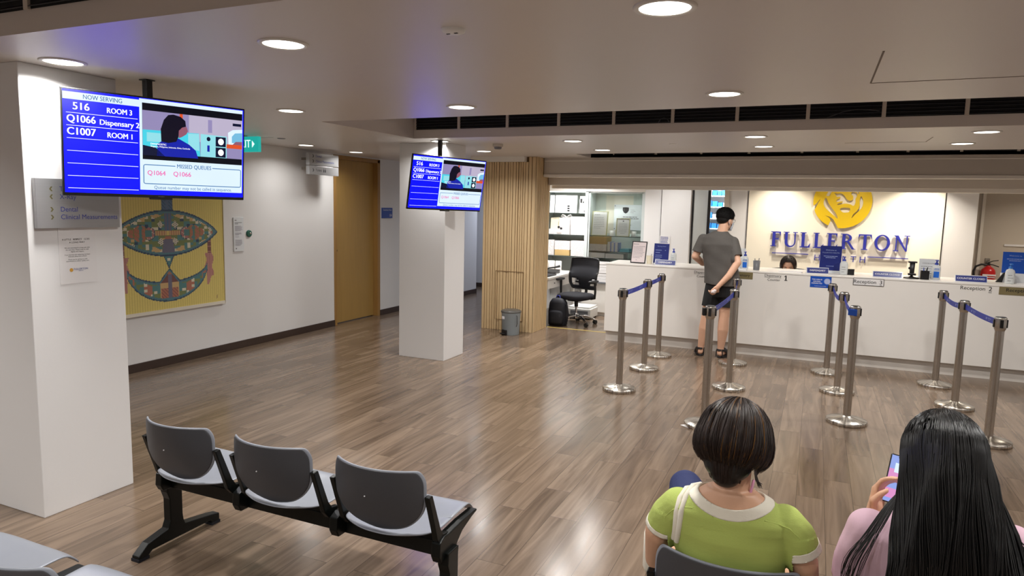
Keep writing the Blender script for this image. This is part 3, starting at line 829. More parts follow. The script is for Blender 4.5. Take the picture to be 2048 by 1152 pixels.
    b = MB(); b.box(pole[0] - .019, pole[0] + .019, pole[1] - .019, pole[1] + .019, c[2] - .05, CZ); b.box(pole[0] - .03, pole[0] + .03, pole[1] - .03, pole[1] + .03, CZ - .006, CZ)
    b.build('ceiling_pole', 'black_metal', t, bevel=.003)
    q = Vector(c) - M.to_3x3() @ Vector((0, 0, .055))
    b = MB(); b.cyl((pole[0], pole[1], c[2]), tuple(q), .025); b.box(-.14, .14, -.12, .12, -.066, -.055, 0, M)
    b.build('mount_arm', 'black_metal', t)
    return t
queue_tv('large near television on a ceiling pole beside the near pillar showing NOW SERVING', (-3.33, 2.727, 1.970), 1.219, .064, -.005, (-3.46, 2.76))
queue_tv('smaller far television on a ceiling pole in front of the far pillar, tilted down', (-3.445, 6.17, 1.907), 1.173, .162, -.018, (-3.57, 6.215))
# ------------------------------------------------------------------ beam benches
PITCH = .543
def shell_back(kw=1.0):
    # a raked, hollow plastic back: width follows an outline, wings come forward
    b = MB(); nu, nv = 20, 18
    vs = []
    for j in range(nv + 1):
        v = j / nv
        w = .213
        if v < .56: w *= math.sqrt(max(0, 1 - (1 - v / .56) ** 2.0)) * .97 + .03
        if v > .74: w *= 1 - .11 * ((v - .74) / .26) ** 2.4
        w *= kw
        for i in range(nu + 1):
            s = -1 + 2 * i / nu
            x = s * w
            y = -.140 - .085 * v + .078 * abs(x / .2) ** 2.2 * (.30 + .70 * v) - .012 * math.sin(PI * v)
            z = .425 + .278 * v - .004 * v ** 5 * abs(s) ** 3
            vs.append((x, y, z))
    fs = [(j * (nu + 1) + i, j * (nu + 1) + i + 1, (j + 1) * (nu + 1) + i + 1, (j + 1) * (nu + 1) + i) for j in range(nv) for i in range(nu)]
    b.add(vs, fs, 0, None, True)
    return b
def shell_seat():
    b = MB(); nu, nv = 18, 20
    vs = []
    for j in range(nv + 1):
        v = j / nv                      # 0 rear, 1 front
        for i in range(nu + 1):
            s = -1 + 2 * i / nu
            w = .212
            if v < .3: w *= .62 + .38 * math.sqrt(max(0, 1 - (1 - v / .3) ** 2))
            x = s * w
            y = -.175 + .462 * v - .02 * abs(s) ** 3 * (1 if v > .5 else -1.2)
            z = .402 + .016 * v + .020 * max(0, (.25 - v) / .25) ** 1.5 + .012 * abs(s) ** 2.2 - .055 * max(0, (v - .86) / .14) ** 2 + .012 * math.sin(PI * min(1, v * 1.1)) * (1 - abs(s)) * -1
            vs.append((x, y, z))
    fs = [(j * (nu + 1) + i, j * (nu + 1) + i + 1, (j + 1) * (nu + 1) + i + 1, (j + 1) * (nu + 1) + i) for j in range(nv) for i in range(nu)]
    b.add(vs, fs, 0, None, True)
    return b
def YZ(x): return Matrix(((0, 0, 1, x), (1, 0, 0, 0), (0, 1, 0, 0), (0, 0, 0, 1)))      # polygon (y, z) pushed along x
def make_bench(name, label, loc, group):
    t = thing(name, label, 'bench', loc, 0, group)
    b = MB(); b.box(-.785, .785, -.028, .028, .297, .362); b.build('beam', 'chair_metal', t, world=False, bevel=.004)
    for sx in (-.778, .778):
        b = MB(); M = YZ(sx)
        b.prism([(-.045, .33), (-.05, .28), (-.036, .24), (-.036, .13), (-.05, .095), (-.16, .07), (-.215, .025), (-.215, .012), (-.165, .012), (-.14, .03), (.20, .03), (.215, .012), (.262, .012), (.262, .05), (.20, .062), (.05, .085), (.040, .11), (.036, .14), (.036, .29), (.04, .33)], -.024, .024, M)
        lg = b.build('leg', 'chair_metal', t, world=False, bevel=.004)
        for (q0, q1) in ((-.218, -.16), (.21, .264)):
            b = MB(); b.box(sx - .026, sx + .026, q0, q1, 0, .014); b.build('foot_pad', 'fabric_black', lg, world=False)
    for k in range(4):
        cx = (-1.5 + k) * PITCH * (1 if k in (1, 2) else .94)
        b = MB(); M = YZ(cx)
        b.prism([(-.075, .30), (.04, .30), (.055, .325), (.10, .36), (.18, .384), (.232, .394), (.232, .403), (.10, .405), (-.02, .398), (-.05, .402), (-.085, .385), (-.09, .33)], -.020, .020, M)
        for s in (-1, 1):
            if (k == 0 and s < 0) or (k == 3 and s > 0): continue
            q = cx + s * .050 if k in (1, 2) else cx
            arm = [(.0, .400), (-.044, .408), (-.066, .44), (-.130, .600), (-.158, .597), (-.106, .445), (-.092, .400), (-.065, .368), (-.01, .362)]
            b.prism(arm, -.012, .012, YZ(q))
        b.build('seat_bracket', 'chair_metal', t, world=False, bevel=.004)
    for k in range(3):
        cx = (k - 1) * PITCH
        b = shell_seat(); b.v = [(p[0] + cx, p[1], p[2]) for p in b.v]
        b.build('seat', 'seat_plastic', t, world=False, solid=.008, subsurf=1)
        b = shell_back(); b.v = [(p[0] + cx, p[1], p[2]) for p in b.v]
        bk = b.build('backrest', 'seat_plastic', t, world=False, solid=.009, subsurf=1)
        b = shell_back(.972); zc = .572
        b.v = [(p[0] + cx, p[1] - .0085, zc + (p[2] - zc) * .972) for p in b.v]
        b.build('back_cover', 'back_plastic', bk, world=False, solid=.003, subsurf=1)
        b = MB(); b.ell((cx - .02, -.2135, .58), (.003, .003, .003)); b.build('screw_cap', 'ink_white', bk, world=False)
    return t
bench = make_bench('beam_bench', 'three-seat grey plastic beam bench with black frame, empty, whole in the open floor', (-2.04, 2.30, 0), 'three-seat beam benches')
B2 = copy_tree(bench); B2.location = (-2.03, 1.265, 0); B2['label'] = 'grey beam bench in the bottom left corner of the photo, only front seat corners showing'
B3 = copy_tree(bench); B3.location = (.373, 2.15, 0); B3['label'] = 'grey beam bench on which the two seated people sit'

# ------------------------------------------------------------------ barrier posts
def make_post(label, loc):
    t = thing('barrier_post', label, 'barrier post', loc, 0, 'steel queue barrier posts')
    b = MB(); b.lathe([(.152, 0), (.155, .004), (.155, .027), (.151, .031), (.10, .043), (.045, .055), (.033, .062)], 56); b.build('base', 'spun_steel', t, world=False)
    b = MB(); b.lathe([(.0305, .04), (.0305, .872)], 28); b.build('pole', 'steel', t, world=False)
    b = MB(); b.lathe([(.0325, .862), (.0325, .868), (.037, .874), (.040, .885), (.040, .955), (.0385, .962), (.030, .9625)], 32); b.build('head', 'steel', t, world=False)
    b = MB(); b.lathe([(.034, .9605), (.034, .966), (.028, .968)], 28); b.build('head_cap', 'black_metal', t, world=False)
    for k in range(4):
        b = MB(); M = Matrix.Rotation(k * PI / 2, 4, 'Z'); b.box(.036, .046, -.011, .011, .888, .948, 0, M)
        b.build('belt_slot', 'black_metal', t, world=False, bevel=.002)
    return t
POSTS = {
    'a0': (-1.586, 7.88, 'brushed steel post farthest back in the leftmost row, next to the counter front'),
    'a1': (-1.582, 7.15, 'brushed steel post in the middle of the leftmost row'),
    'a2': (-1.596, 6.19, 'brushed steel post nearest the camera in the leftmost row'),
    'b0': (-.755, 7.90, 'brushed steel post directly right of the standing man, partly hidden by the next post'),
    'b1': (-.667, 6.76, 'brushed steel post in the middle of the row behind the standing man'),
    'b2': (-.707, 5.46, 'brushed steel post whose base is hidden by the head of the person in green'),
    'c0': (.203, 7.925, 'brushed steel post under the blue sticker on the counter'),
    'c1': (.286, 7.12, 'brushed steel post in the middle of the row before the Reception 3 plate'),
    'c2': (.334, 6.11, 'brushed steel post with a blue belt end clipped on its front'),
    'd0': (1.197, 7.888, 'brushed steel post farthest back in the rightmost row, before the Reception 2 lettering'),
    'd1': (1.238, 7.07, 'brushed steel post in the middle of the rightmost row'),
    'd2': (1.298, 6.06, 'brushed steel post at the right behind the person with long black hair'),
}
PO = {}
proto = None
for k, (x, y, lb) in POSTS.items():
    if proto is None:
        proto = make_post(lb, (x, y, 0)); PO[k] = proto
    else:
        c = copy_tree(proto); c.location = (x, y, 0); c['label'] = lb; PO[k] = c
        WM[c.name] = Matrix.Translation((x, y, 0))
def belt(a, b_, sag=.02, words=True):
    p, q = Vector(POSTS[a][:2]), Vector(POSTS[b_][:2]); d = (q - p); L = d.length; d.normalize()
    n = Vector((d.y, -d.x)); mb = MB(); N = 14
    vs = []; fs = []
    for i in range(N + 1):
        s = i / N; r = p + d * (.040 + (L - .08) * s); z = .918 - sag * 4 * s * (1 - s)
        for (o, h) in ((.0008, -.0235), (.0008, .0235), (-.0008, .0235), (-.0008, -.0235)): vs.append((r.x + n.x * o, r.y + n.y * o, z + h))
    for i in range(N):
        for k in range(4): fs.append((i * 4 + k, i * 4 + (k + 1) % 4, i * 4 + 4 + (k + 1) % 4, i * 4 + 4 + k))
    mb.add(vs, fs)
    o = mb.build('belt', 'belt_blue', PO[a])
    if words:
        for s in (.30, .72):
            r = p + d * (L * s); z = .918 - sag * 4 * s * (1 - s)
            tb = MB()
            for sd in (1, -1):
                M = PL((r.x + n.x * .0012 * sd, r.y + n.y * .0012 * sd, z), (d.x * sd, d.y * sd, 0), (0, 0, 1)) if True else None
                if M.col[2].xyz.dot(Vector((n.x, n.y, 0))) * sd < 0: M = PL((r.x + n.x * .0012 * sd, r.y + n.y * .0012 * sd, z), (-d.x * sd, -d.y * sd, 0), (0, 0, 1))
                tb.text('FULLERTON', M, .017, 0, .012, .005).text('HEALTH', M, .010, 0, .012, -.009)
                tb.lathe([(.010, .0008), (.0, .0009)], 16, M @ Matrix.Translation((-.062, 0, 0)), 0, True, False)
            tb.build('belt_print', 'ink_pale_blue', o)
belt('a2', 'a1', .008); belt('a1', 'a0', .006)
belt('b2', 'b1', .01); belt('b1', 'b0', .03, False)
belt('c0', 'c1', .05, False); belt('c1', 'c2', .045, False)
belt('d0', 'd1', .03); belt('d1', 'd2', .012)
b = MB(); M = Matrix.Translation(POSTS['c2'][:2] + (0,)) @ Matrix.Rotation(math.radians(-115), 4, 'Z')
b.box(.044, .056, -.034, .034, .892, .944, 0, M); b.build('belt_clip', 'sticker_blue', PO['c2'], bevel=.003)
b = MB(); M = Matrix.Translation(POSTS['b2'][:2] + (0,)) @ Matrix.Rotation(math.radians(200), 4, 'Z')
b.box(.040, .062, -.018, .018, .888, .948, 0, M); b.build('belt_clip', 'black_metal', PO['b2'], bevel=.003)
b = MB(); b.add([(-.88, 5.39, .001), (-.80, 5.34, .001), (-.76, 5.40, .001), (-.83, 5.45, .001), (-.88, 5.39, .003), (-.80, 5.34, .004), (-.76, 5.40, .003), (-.83, 5.45, .003)], [(3, 2, 1, 0), (4, 5, 6, 7), (0, 1, 5, 4), (1, 2, 6, 5), (2, 3, 7, 6), (3, 0, 4, 7)])
tag(b.build('paper_scrap', 'paper'), 'small white paper scrap on the floor beside the post base left of the green person', 'paper')

# ------------------------------------------------------------------ counter
t = thing('reception_counter', 'long white reception counter running to the right edge of the photo', 'counter', (1.0, 8.52, 0))
b = MB(); b.box(-2.415, 4.5, 8.465, 9.0, .134, .990); b.build('front_panel', 'white_lacquer', t, bevel=.004)
b = MB(); b.box(-2.42, 4.5, 8.460, 9.08, .990, 1.010); b.build('worktop', 'white_lacquer', t, bevel=.003)
b = MB(); b.box(-2.405, 4.5, 8.52, 8.95, 0, .134); b.build('plinth', 'plinth_white', t)
CT = 1.010; CF = 8.4648
def front_text(name, label, x, z, rows, mats='ink_black', plate=None, cat='lettering'):
    # rows: (text, size, dx, dy, underline)
    M = facing_front(x, CF, z)
    if plate:
        w, h, d, pm, edge = plate
        tt = thing(name, label, cat, (x, CF, z))
        p = MB(); p.box(x - w / 2, x + w / 2, CF - d, CF, z - h / 2, z + h / 2); p.build('plate', pm, tt, bevel=.001)
        if edge:
            e = MB(); q = .004
            for (a0, a1, c0, c1) in ((-w / 2 - q, w / 2 + q, -h / 2 - q, -h / 2), (-w / 2 - q, w / 2 + q, h / 2, h / 2 + q), (-w / 2 - q, -w / 2, -h / 2, h / 2), (w / 2, w / 2 + q, -h / 2, h / 2)):
                e.box(x + a0, x + a1, CF - d - .001, CF, z + c0, z + c1)
            e.build('edge', edge, tt)
        M = facing_front(x, CF - d, z)
    tb = MB()
    for (s, size, dx, dy, ul, bold) in rows:
        if s == '1':
            tb.quad(M, dx - .006, dx + .006, dy - .03, dy + .03, .0008).quad(M, dx - .016, dx + .016, dy - .03, dy - .022, .0009).poly(M, [(dx - .006, dy + .03), (dx - .018, dy + .017), (dx - .018, dy + .009), (dx - .006, dy + .018)], .0009)
            continue
        tb.text(s, M, size, 0, dx, dy, bold=bold)
        if ul:
            w = max(p[0] for p in text_geo(s)[0]) * size
            tb.quad(M, dx - w, dx + w, dy - size * .55, dy - size * .48, .0008, 0)
    if plate: tb.build('lettering', mats, tt)
    else: tag(tb.build(name, mats), label, cat)
def counter_sheet(x0, x1, z0, z1, name, label):
    pass
front_text('counter_lettering', 'black Dispensary Counter lettering on a clear sticker, half hidden by the standing man', -1.225, .935, [('Dispensary', .041, 0, .022, True, .004), ('Counter', .040, .012, -.026, False, .004)])
front_text('counter_lettering', 'black Dispensary Counter 1 lettering on the counter right of the standing man', -.42, .945, [('Dispensary', .041, 0, .022, True, .004), ('Counter', .040, .012, -.026, False, .004), ('1', .078, .142, .002, False, .025)])
front_text('counter_plate', 'gold Dispensary plate under the counter edge, partly behind the standing man', -.79, .953, [('Dispensary', .042, .022, 0, False, .008)], plate=(.30, .085, .004, 'gold_plate', None), cat='sign')
front_text('counter_plate', 'white framed Reception 3 plate on the counter front', .568, .957, [('Reception', .055, -.035, 0, False, .004), ('3', .060, .122, 0, True, .01)], plate=(.295, .072, .004, 'paper', 'frame_black'), cat='sign')
front_text('counter_lettering', 'black Reception 2 lettering on the counter front at the right', 1.57, .955, [('Reception', .055, -.03, 0, False, .004), ('2', .066, .125, 0, True, .012)])
front_text('counter_plate', 'gold Reception plate cut by the right edge of the photo', 1.915, .957, [('Reception', .050, .015, 0, False, .012)], plate=(.29, .098, .004, 'gold_plate', None), cat='sign')
b = MB(); b.box(.435, .70, CF - .002, CF, .992, 1.006); tag(b.build('gold_strip', 'gold_plate'), 'thin gold plate edge showing above the Reception 3 plate', 'sign')
t = thing('blue_sticker', 'bright blue sticker with a pale round picture on the counter front', 'sticker', (.09, CF, .925))
b = MB(); b.box(-.02, .198, CF - .002, CF, .863, .990); b.build('sheet', 'sticker_blue', t)
b = MB(); M = facing_front(.09, CF - .002, .927)
b.text('THIS AREA IS', M, .0185, 0, -.040, .027, bold=.02).text('CENTRAL', M, .0185, 0, -.040, .004, bold=.02).text('DISINFECTED', M, .0185, 0, -.040, -.017, bold=.02).text('for your protection and safety', M, .0095, 0, -.002, -.046)
b.lathe([(.034, .0006), (0, .0007)], 28, M @ Matrix.Translation((.066, .01, 0)), 1, True, False)
for k in range(5): b.quad(M, .066 - .026 + .003 * abs(k - 2), .066 + .028 - .004 * abs(k - 2), .004 + (k - 2) * .010 + .004, .007 + (k - 2) * .010 + .004, .0012, 0)
b.build('print', ['ink_white', 'ink_pale_blue'], t)

# standing things on the counter
def deeper(x, y, d=.16): return x * (y + d) / y, y + d
def tent_sign(words, label, x, y, w, h, rz=0.0, size=.03):
    x, y = deeper(x, y)
    t = thing('tent_sign', label, 'sign', (x, y, CT), rz, 'blue tent signs on the counter')
    b = MB(); d = .034
    b.prism([(-d, 0), (d, 0), (.004, h), (-.004, h)], -w / 2, w / 2, YZ(0)); b.build('holder', 'acrylic', t, world=False)
    b = MB(); a = math.atan2(d - .004, h)
    M = PL((0, -(d + .004) / 2 - .0012, h / 2), (1, 0, 0), (0, math.sin(a), math.cos(a)))
    b.quad(M, -w / 2 + .006, w / 2 - .004, -h * .46, h * .46, 0, 0); b.build('card', 'sign_blue', t, world=False)
    b = MB(); b.text(words, M, size, 0, 0, 0, .0012, .01); b.build('lettering', 'ink_white', t, world=False)
tent_sign('DISPENSARY', 'blue tent sign reading DISPENSARY at the left end of the counter', -1.665, 8.46, .258, .065)
tent_sign('DISPENSARY', 'blue tent sign reading DISPENSARY right of the head behind the counter', .045, 8.46, .235, .068, math.radians(8))
tent_sign('COUNTER CLOSED', 'blue tent sign reading COUNTER CLOSED above the Reception 3 plate', .742, 8.45, .29, .065, 0, .028)
tent_sign('COUNTER CLOSED', 'blue tent sign reading COUNTER CLOSED in front of the fire extinguisher', 1.51, 8.45, .29, .070, 0, .029)

def stand_poster(name, label, x, y, w, h, z0, tilt, mats, rows, rz=0.0, frame=None, qr=False):
    x, y = deeper(x, y)
    t = thing(name, label, 'sign', (x, y, CT), rz)
    ca, sa = math.cos(tilt), math.sin(tilt)
    M = PL((0, 0, z0), (1, 0, 0), (0, sa, ca))
    b = MB(); b.box(-w / 2, w / 2, 0, h, -.004, 0, 0, M); b.build('panel', mats, t, world=False, bevel=.001)
    if frame:
        b = MB(); q = .010
        for (a0, a1, c0, c1) in ((-w / 2 - q, w / 2 + q, -q, 0), (-w / 2 - q, w / 2 + q, h, h + q), (-w / 2 - q, -w / 2, 0, h), (w / 2, w / 2 + q, 0, h)): b.box(a0, a1, c0, c1, -.010, .005, 0, M)
        b.build('frame', frame, t, world=False)
    b = MB(); b.box(-w * .35, w * .35, -.02, .05, 0, .004).box(-w * .1, w * .1, .045, .049, 0, h * .3 + z0); b.box(-w / 2, w / 2, -.012, .04, 0, max(z0, .004))
    b.build('stand', 'frame_black' if frame else 'acrylic', t, world=False)
    b = MB(); ink = 0
    for r in rows:
        if r[0] == 'T': b.text(r[1], M, r[2], 0, r[3], r[4], .0012, .008)
        else: b.lines(M, r[1], r[2], r[3], r[4], r[5], r[6], 0, r[7], 'C' if len(r) > 8 else 'L')
    return t, b
t, b = stand_poster('framed_notice', 'black framed pale notice standing tilted at the left end of the counter', -2.025, 8.52, .178, .262, .012, .22, 'paper_pink', [('L', -.08, .08, .235, 1, .02, .008, 1), ('L', -.078, .078, .205, 9, .0185, .005, 2), ('L', -.03, .0, .03, 1, .01, .006, 3)], math.radians(-6), 'frame_black')
b.build('print', 'ink_grey', t, world=False)
t, b = stand_poster('blue_price_board', 'dark blue board of white print behind the leftmost tent sign', -1.755, 8.60, .195, .25, .01, .12, 'sign_blue', [('T', 'Opening Hours', .018, 0, .215), ('L', -.075, .02, .165, 2, .03, .007, 4), ('L', -.075, .02, .10, 3, .022, .006, 5), ('L', -.075, .075, .04, 1, .01, .005, 6), ('L', .045, .07, .165, 1, .02, .007, 9)], math.radians(-5))
b.build('print', 'ink_pale_blue', t, world=False)
t, b = stand_poster('blue_poster', 'dark blue poster stand in front of the wall lettering', .175, 8.62, .228, .285, .03, .05, 'sign_blue', [('T', 'Welcome to', .022, 0, .235), ('T', 'FULLERTON HEALTH', .019, 0, .205), ('L', -.09, .09, .165, 2, .018, .007, 8, 'C'), ('L', -.07, .07, .05, 1, .01, .005, 9, 'C')], 0)
b.build('print', 'ink_pale_blue', t, world=False)
t, b = stand_poster('blue_poster', 'bright blue poster stand cut by the right edge of the photo', 1.925, 8.66, .225, .225, .10, .05, 'sticker_blue', [('T', 'Welcome to', .022, 0, .185), ('L', -.09, .09, .150, 2, .018, .007, 8, 'C')], 0)
b.build('print', 'ink_pale_blue', t, world=False)
t, b = stand_poster('paper_stand', 'grey paper in a clear stand right of the standing man', -.845, 8.60, .20, .235, .008, .03, 'acrylic', [('L', -.08, .08, .14, 3, .03, .005, 3)], 0)
b.build('print', 'ink_grey', t, world=False)
t, b = stand_poster('paper_stand', 'grey paper in a clear stand behind the black pen pot', 1.15, 8.64, .19, .205, .008, .03, 'acrylic', [('T', 'COUNTER CLOSED', .015, 0, .155), ('L', -.075, .085, .12, 4, .024, .005, 5)], 0)
b.build('print', 'ink_grey', t, world=False)

def bottle(label, x, y, r, h, body, pump, lbl=None):
    x, y = deeper(x, y)
    t = thing('sanitizer_bottle', label, 'bottle', (x, y, CT))
    k = h / .20
    b = MB(); b.rings([(0, 0, 0, r * .96, r * .72), (.008 * k, 0, 0, r, r * .75), (.12 * k, 0, 0, r, r * .75), (.142 * k, 0, 0, r * .8, r * .62), (.15 * k, 0, 0, r * .42, r * .42), (.158 * k, 0, 0, r * .40, r * .40)], None, 0, 24, 2.6)
    b.build('body', body, t, world=False)
    b = MB(); b.lathe([(r * .44, .155 * k), (r * .44, .172 * k), (r * .2, .176 * k), (r * .16, .196 * k), (r * .36, .198 * k), (r * .36, .206 * k)], 18); b.box(-r * .25, r * .25, -r * 1.2, 0, .197 * k, .205 * k); b.build('pump', pump, t, world=False)
    if lbl:
        b = MB(); b.box(-r * .6, r * .6, -r * .76 - .001, -r * .70, .02 * k, .085 * k); b.box(-r * .6, r * .6, -r * .76 - .001, -r * .7, .10 * k, .104 * k).box(-r * .5, r * .6, -r * .76 - .001, -r * .7, .112 * k, .116 * k); b.build('sticker', lbl, t, world=False)
    else:
        b = MB(); b.box(-r * .55, r * .3, -r * .76 - .001, -r * .70, .085 * k, .089 * k).box(-r * .55, r * .5, -r * .76 - .001, -r * .70, .06 * k, .063 * k).box(-r * .55, r * .1, -r * .76 - .001, -r * .70, .03 * k, .034 * k); b.build('sticker', 'ink_grey', t, world=False)
bottle('small clear pump bottle with a blue top at the left end of the counter', -1.60, 8.62, .037, .195, 'bottle_clear', 'pump_blue')
bottle('clear pump bottle with a bright blue label right of the standing man', -.740, 8.50, .040, .205, 'bottle_clear', 'pump_blue', 'bottle_label')
bottle('white pump bottle beside the dark blue poster stand', .314, 8.50, .043, .20, 'bottle_clear', 'pump_blue')
bottle('clear pump bottle with a bright blue label right of the black pen pot', 1.208, 8.54, .043, .205, 'bottle_clear', 'pump_blue', 'bottle_label')
bottle('white pump bottle before the bright blue poster at the right edge', 1.853, 8.48, .042, .205, 'bottle_clear', 'medicine_blue')

t = thing('card_cup', 'small cream cup behind the framed notice', 'cup', (-1.923, 8.72, CT))
b = MB(); b.lathe([(.034, 0), (.040, .10), (.037, .10), (.032, .01)], 28); b.build('cup', 'cream_card', t, world=False)
b = MB(); b.cyl((.0, .0, .02), (.03, -.01, .125), .003); b.build('stick', 'ink_grey', t, world=False)
t = thing('paper_leaflet', 'white leaflet with blue print stuck on the back wall behind the blue board', 'leaflet', (-2.02, 10.355, 1.29))
b = MB(); b.box(-2.14, -1.99, 10.352, 10.3585, 1.12, 1.31); b.build('sheet', 'paper', t)
b = MB(); b.lines(facing_front(-2.065, 10.3518, 1.21), -.065, .065, .08, 8, .021, .010, 0, 12); b.build('print', 'ink_blue', t)

def pen_pot(label, x, y, r, h, m, pens, square=False):
    x, y = deeper(x, y)
    t = thing('pen_pot', label, 'pen holder', (x, y, CT))
    b = MB()
    if square:
        b.box(-r, r, -r, r, 0, .004); b.box(-r, -r + .003, -r, r, 0, h).box(r - .003, r, -r, r, 0, h).box(-r, r, -r, -r + .003, 0, h).box(-r, r, r - .003, r, 0, h)
    else: b.lathe([(r * .86, 0), (r, h), (r * .93, h), (r * .8, .005)], 28)
    b.build('pot', m, t, world=False)
    for i, (dx, dy, hh, mm) in enumerate(pens):
        p = MB(); p.tube([(dx * .3, dy * .3, .006), (dx, dy, hh)], .004, 8); p.build('pen', mm, t, world=False)
pen_pot('grey round pen pot left of the head behind the counter', -.607, 8.47, .041, .112, 'pen_grey', [(-.024, .01, .135, 'pen_grey'), (.026, .0, .142, 'pen_grey')])
pen_pot('black square pen pot with blue and black pens', 1.094, 8.46, .040, .092, 'black_metal', [(-.012, .01, .125, 'pump_blue'), (.018, .0, .118, 'black_metal'), (.026, .012, .132, 'black_metal')], True)
t = thing('card_box', 'small black open box right of the white pump bottle', 'box', (.392, 8.68, CT))
b = MB(); b.box(-.038, .038, -.03, .03, 0, .065); b.box(-.040, .040, -.032, .032, .058, .066); b.build('box', 'black_metal', t, world=False, bevel=.003)

t = thing('scanner_stand', 'black upright scanner on a round foot between the COUNTER CLOSED sign and the pen pot', 'scanner', (.993, 8.63, CT))
b = MB(); b.lathe([(.075, 0), (.078, .004), (.074, .012), (.03, .018), (.016, .025)], 36); b.build('foot', 'black_metal', t, world=False)
b = MB(); b.rings([(.024, 0, 0, .012, .012), (.045, 0, 0, .018, .016), (.05, 0, 0, .022, .02), (.175, 0, 0, .026, .024)], None, 0, 20, 3); b.build('column', 'black_metal', t, world=False)
b = MB(); b.box(-.042, .042, -.03, .03, .172, .19).box(-.036, .040, -.024, .024, .035, .058).box(-.036, -.022, -.012, .012, .10, .125); b.build('scan_head', 'black_metal', t, world=False, bevel=.004)
t = thing('desk_phone_screen', 'dark slanted screen edge left of the bottle at the right end of the counter', 'screen', (1.823, 8.78, CT))
b = MB(); b.prism([(-.03, 0), (.03, 0), (.05, .105), (.035, .105)], -.012, .012, Matrix(((1, 0, 0, 0), (0, 0, 1, 0), (0, 1, 0, 0), (0, 0, 0, 1)))); b.build('panel', 'black_metal', t, world=False, bevel=.003)
for (x0, x1, y0, y1, z, lb) in [(-.37, -.12, 8.56, 8.76, CT, 'loose white papers on the counter before the head behind it'), (-.80, -.72, 8.50, 8.56, CT, 'thin white leaflet lying on the counter right of the standing man'), (1.95, 2.2, 8.50, 8.66, CT, 'white paper stack on the counter at the right edge')]:
    b = MB(); b.box(x0, x1, y0, y1, z, z + .006).box(x0 + .01, x1 + .012, y0 + .01, y1 + .006, z + .006, z + .010); tag(b.build('paper_sheet', 'paper'), lb, 'paper')

# ------------------------------------------------------------------ logo on the back wall
LW = 10.378
t = thing('wall_letters', 'raised blue FULLERTON HEALTH lettering with rules on the lit back wall', 'sign', (.28, LW, 1.1))
def rect_(x0, x1, y0, y1): return [(x0, y0), (x1, y0), (x1, y1), (x0, y1)]
def arc(cx, cy, rx, ry, a0, a1, n=14): return [(cx + rx * math.cos(math.radians(a0 + (a1 - a0) * i / n)), cy + ry * math.sin(math.radians(a0 + (a1 - a0) * i / n))) for i in range(n + 1)]
def strip(o, i): return [[o[k], o[k + 1], i[k + 1], i[k]] for k in range(len(o) - 1)]
ST = lambda x: [rect_(x, x + .185, 0, 1), rect_(x - .1, x + .27, 0, .05), rect_(x - .1, x + .27, .95, 1)]
GL = {
    'F': (.66, ST(.1) + [rect_(.27, .62, .92, 1), [(.53, .92), (.62, .70), (.62, .92)], rect_(.27, .48, .47, .54), [(.46, .54), (.50, .38), (.50, .63), (.46, .47)][:3]]),
    'U': (.92, [rect_(.1, .27, .32, 1), rect_(0, .37, .95, 1), rect_(.70, .77, .32, 1), rect_(.60, .88, .95, 1)] + strip(arc(.435, .33, .335, .35, 180, 360), arc(.485, .33, .215, .26, 180, 360))),
    'L': (.68, ST(.1) + [rect_(.27, .62, 0, .08), [(.50, .08), (.62, .08), (.64, .30)]]),
    'E': (.70, ST(.1) + [rect_(.27, .62, .92, 1), [(.53, .92), (.62, .70), (.62, .92)], rect_(.27, .48, .47, .54), [(.44, .50), (.50, .36), (.50, .65)], rect_(.27, .64, 0, .08), [(.52, .08), (.64, .08), (.66, .30)]]),
    'R': (.90, ST(.1) + strip(arc(.30, .735, .36, .265, 90, -90), arc(.30, .735, .20, .20, 90, -90)) + [rect_(.25, .32, .92, 1), rect_(.25, .32, .47, .535), [(.36, .50), (.52, .50), (.82, .05), (.95, 0), (.70, 0)]]),
    'T': (.80, [rect_(.31, .48, 0, 1), rect_(.21, .58, 0, .05), rect_(.02, .77, .92, 1), [(.02, .92), (.11, .92), (.0, .70)], [(.68, .92), (.77, .92), (.79, .70)]]),
    'O': (.96, strip(arc(.46, .5, .44, .515, 0, 360, 36), arc(.46, .5, .28, .44, 0, 360, 36))),
    'N': (.95, [rect_(.13, .19, 0, 1), rect_(.02, .31, 0, .05), rect_(.72, .78, 0, 1), rect_(.60, .90, .95, 1), [(.0, 1), (.26, 1), (.78, 0), (.70, 0), (.13, .90)]]),
}
def solid_letters(word, x0, z0, h, total, depth, name, mi='letter_blue'):
    adv = sum(GL[c][0] for c in word); gap = (total / h - adv) / (len(word) - 1) if len(word) > 1 else 0
    x = 0.0; out = []
    for c in word:
        b = MB()
        for pg in GL[c][1]:
            ar = sum(pg[i][0] * pg[(i + 1) % len(pg)][1] - pg[(i + 1) % len(pg)][0] * pg[i][1] for i in range(len(pg)))
            q = pg if ar > 0 else list(reversed(pg))
            b.prism([((x + p[0]) * h, p[1] * h) for p in q], .012, depth + .0005 * GL[c][1].index(pg), facing_front(x0, LW, z0))
        b.build(name, mi, t); x += GL[c][0] + gap
solid_letters('FULLERTON', -.575, 1.222, .208, 1.72, .04, 'letter')
for i, c in enumerate('HEALTH'):
    b = MB(); b.text(c, facing_front(.02 + i * .112, LW, 1.085), .118, 0, .02, 0, .025, -.004, depth=.015); b.build('letter', 'letter_blue', t)
for (x0, x1) in ((-.548, -.075), (.655, 1.135)):
    b = MB(); b.box(x0, x1, LW - .035, LW - .012, 1.124, 1.134); b.build('rule', 'letter_blue', t)
t = thing('lion_emblem', 'round gold lion head emblem on the back wall, its top cut by the bulkhead', 'emblem', (.30, LW, 1.50))
cu = bpy.data.curves.new('lion', 'CURVE'); cu.dimensions = '2D'; cu.fill_mode = 'BOTH'; cu.extrude = .012
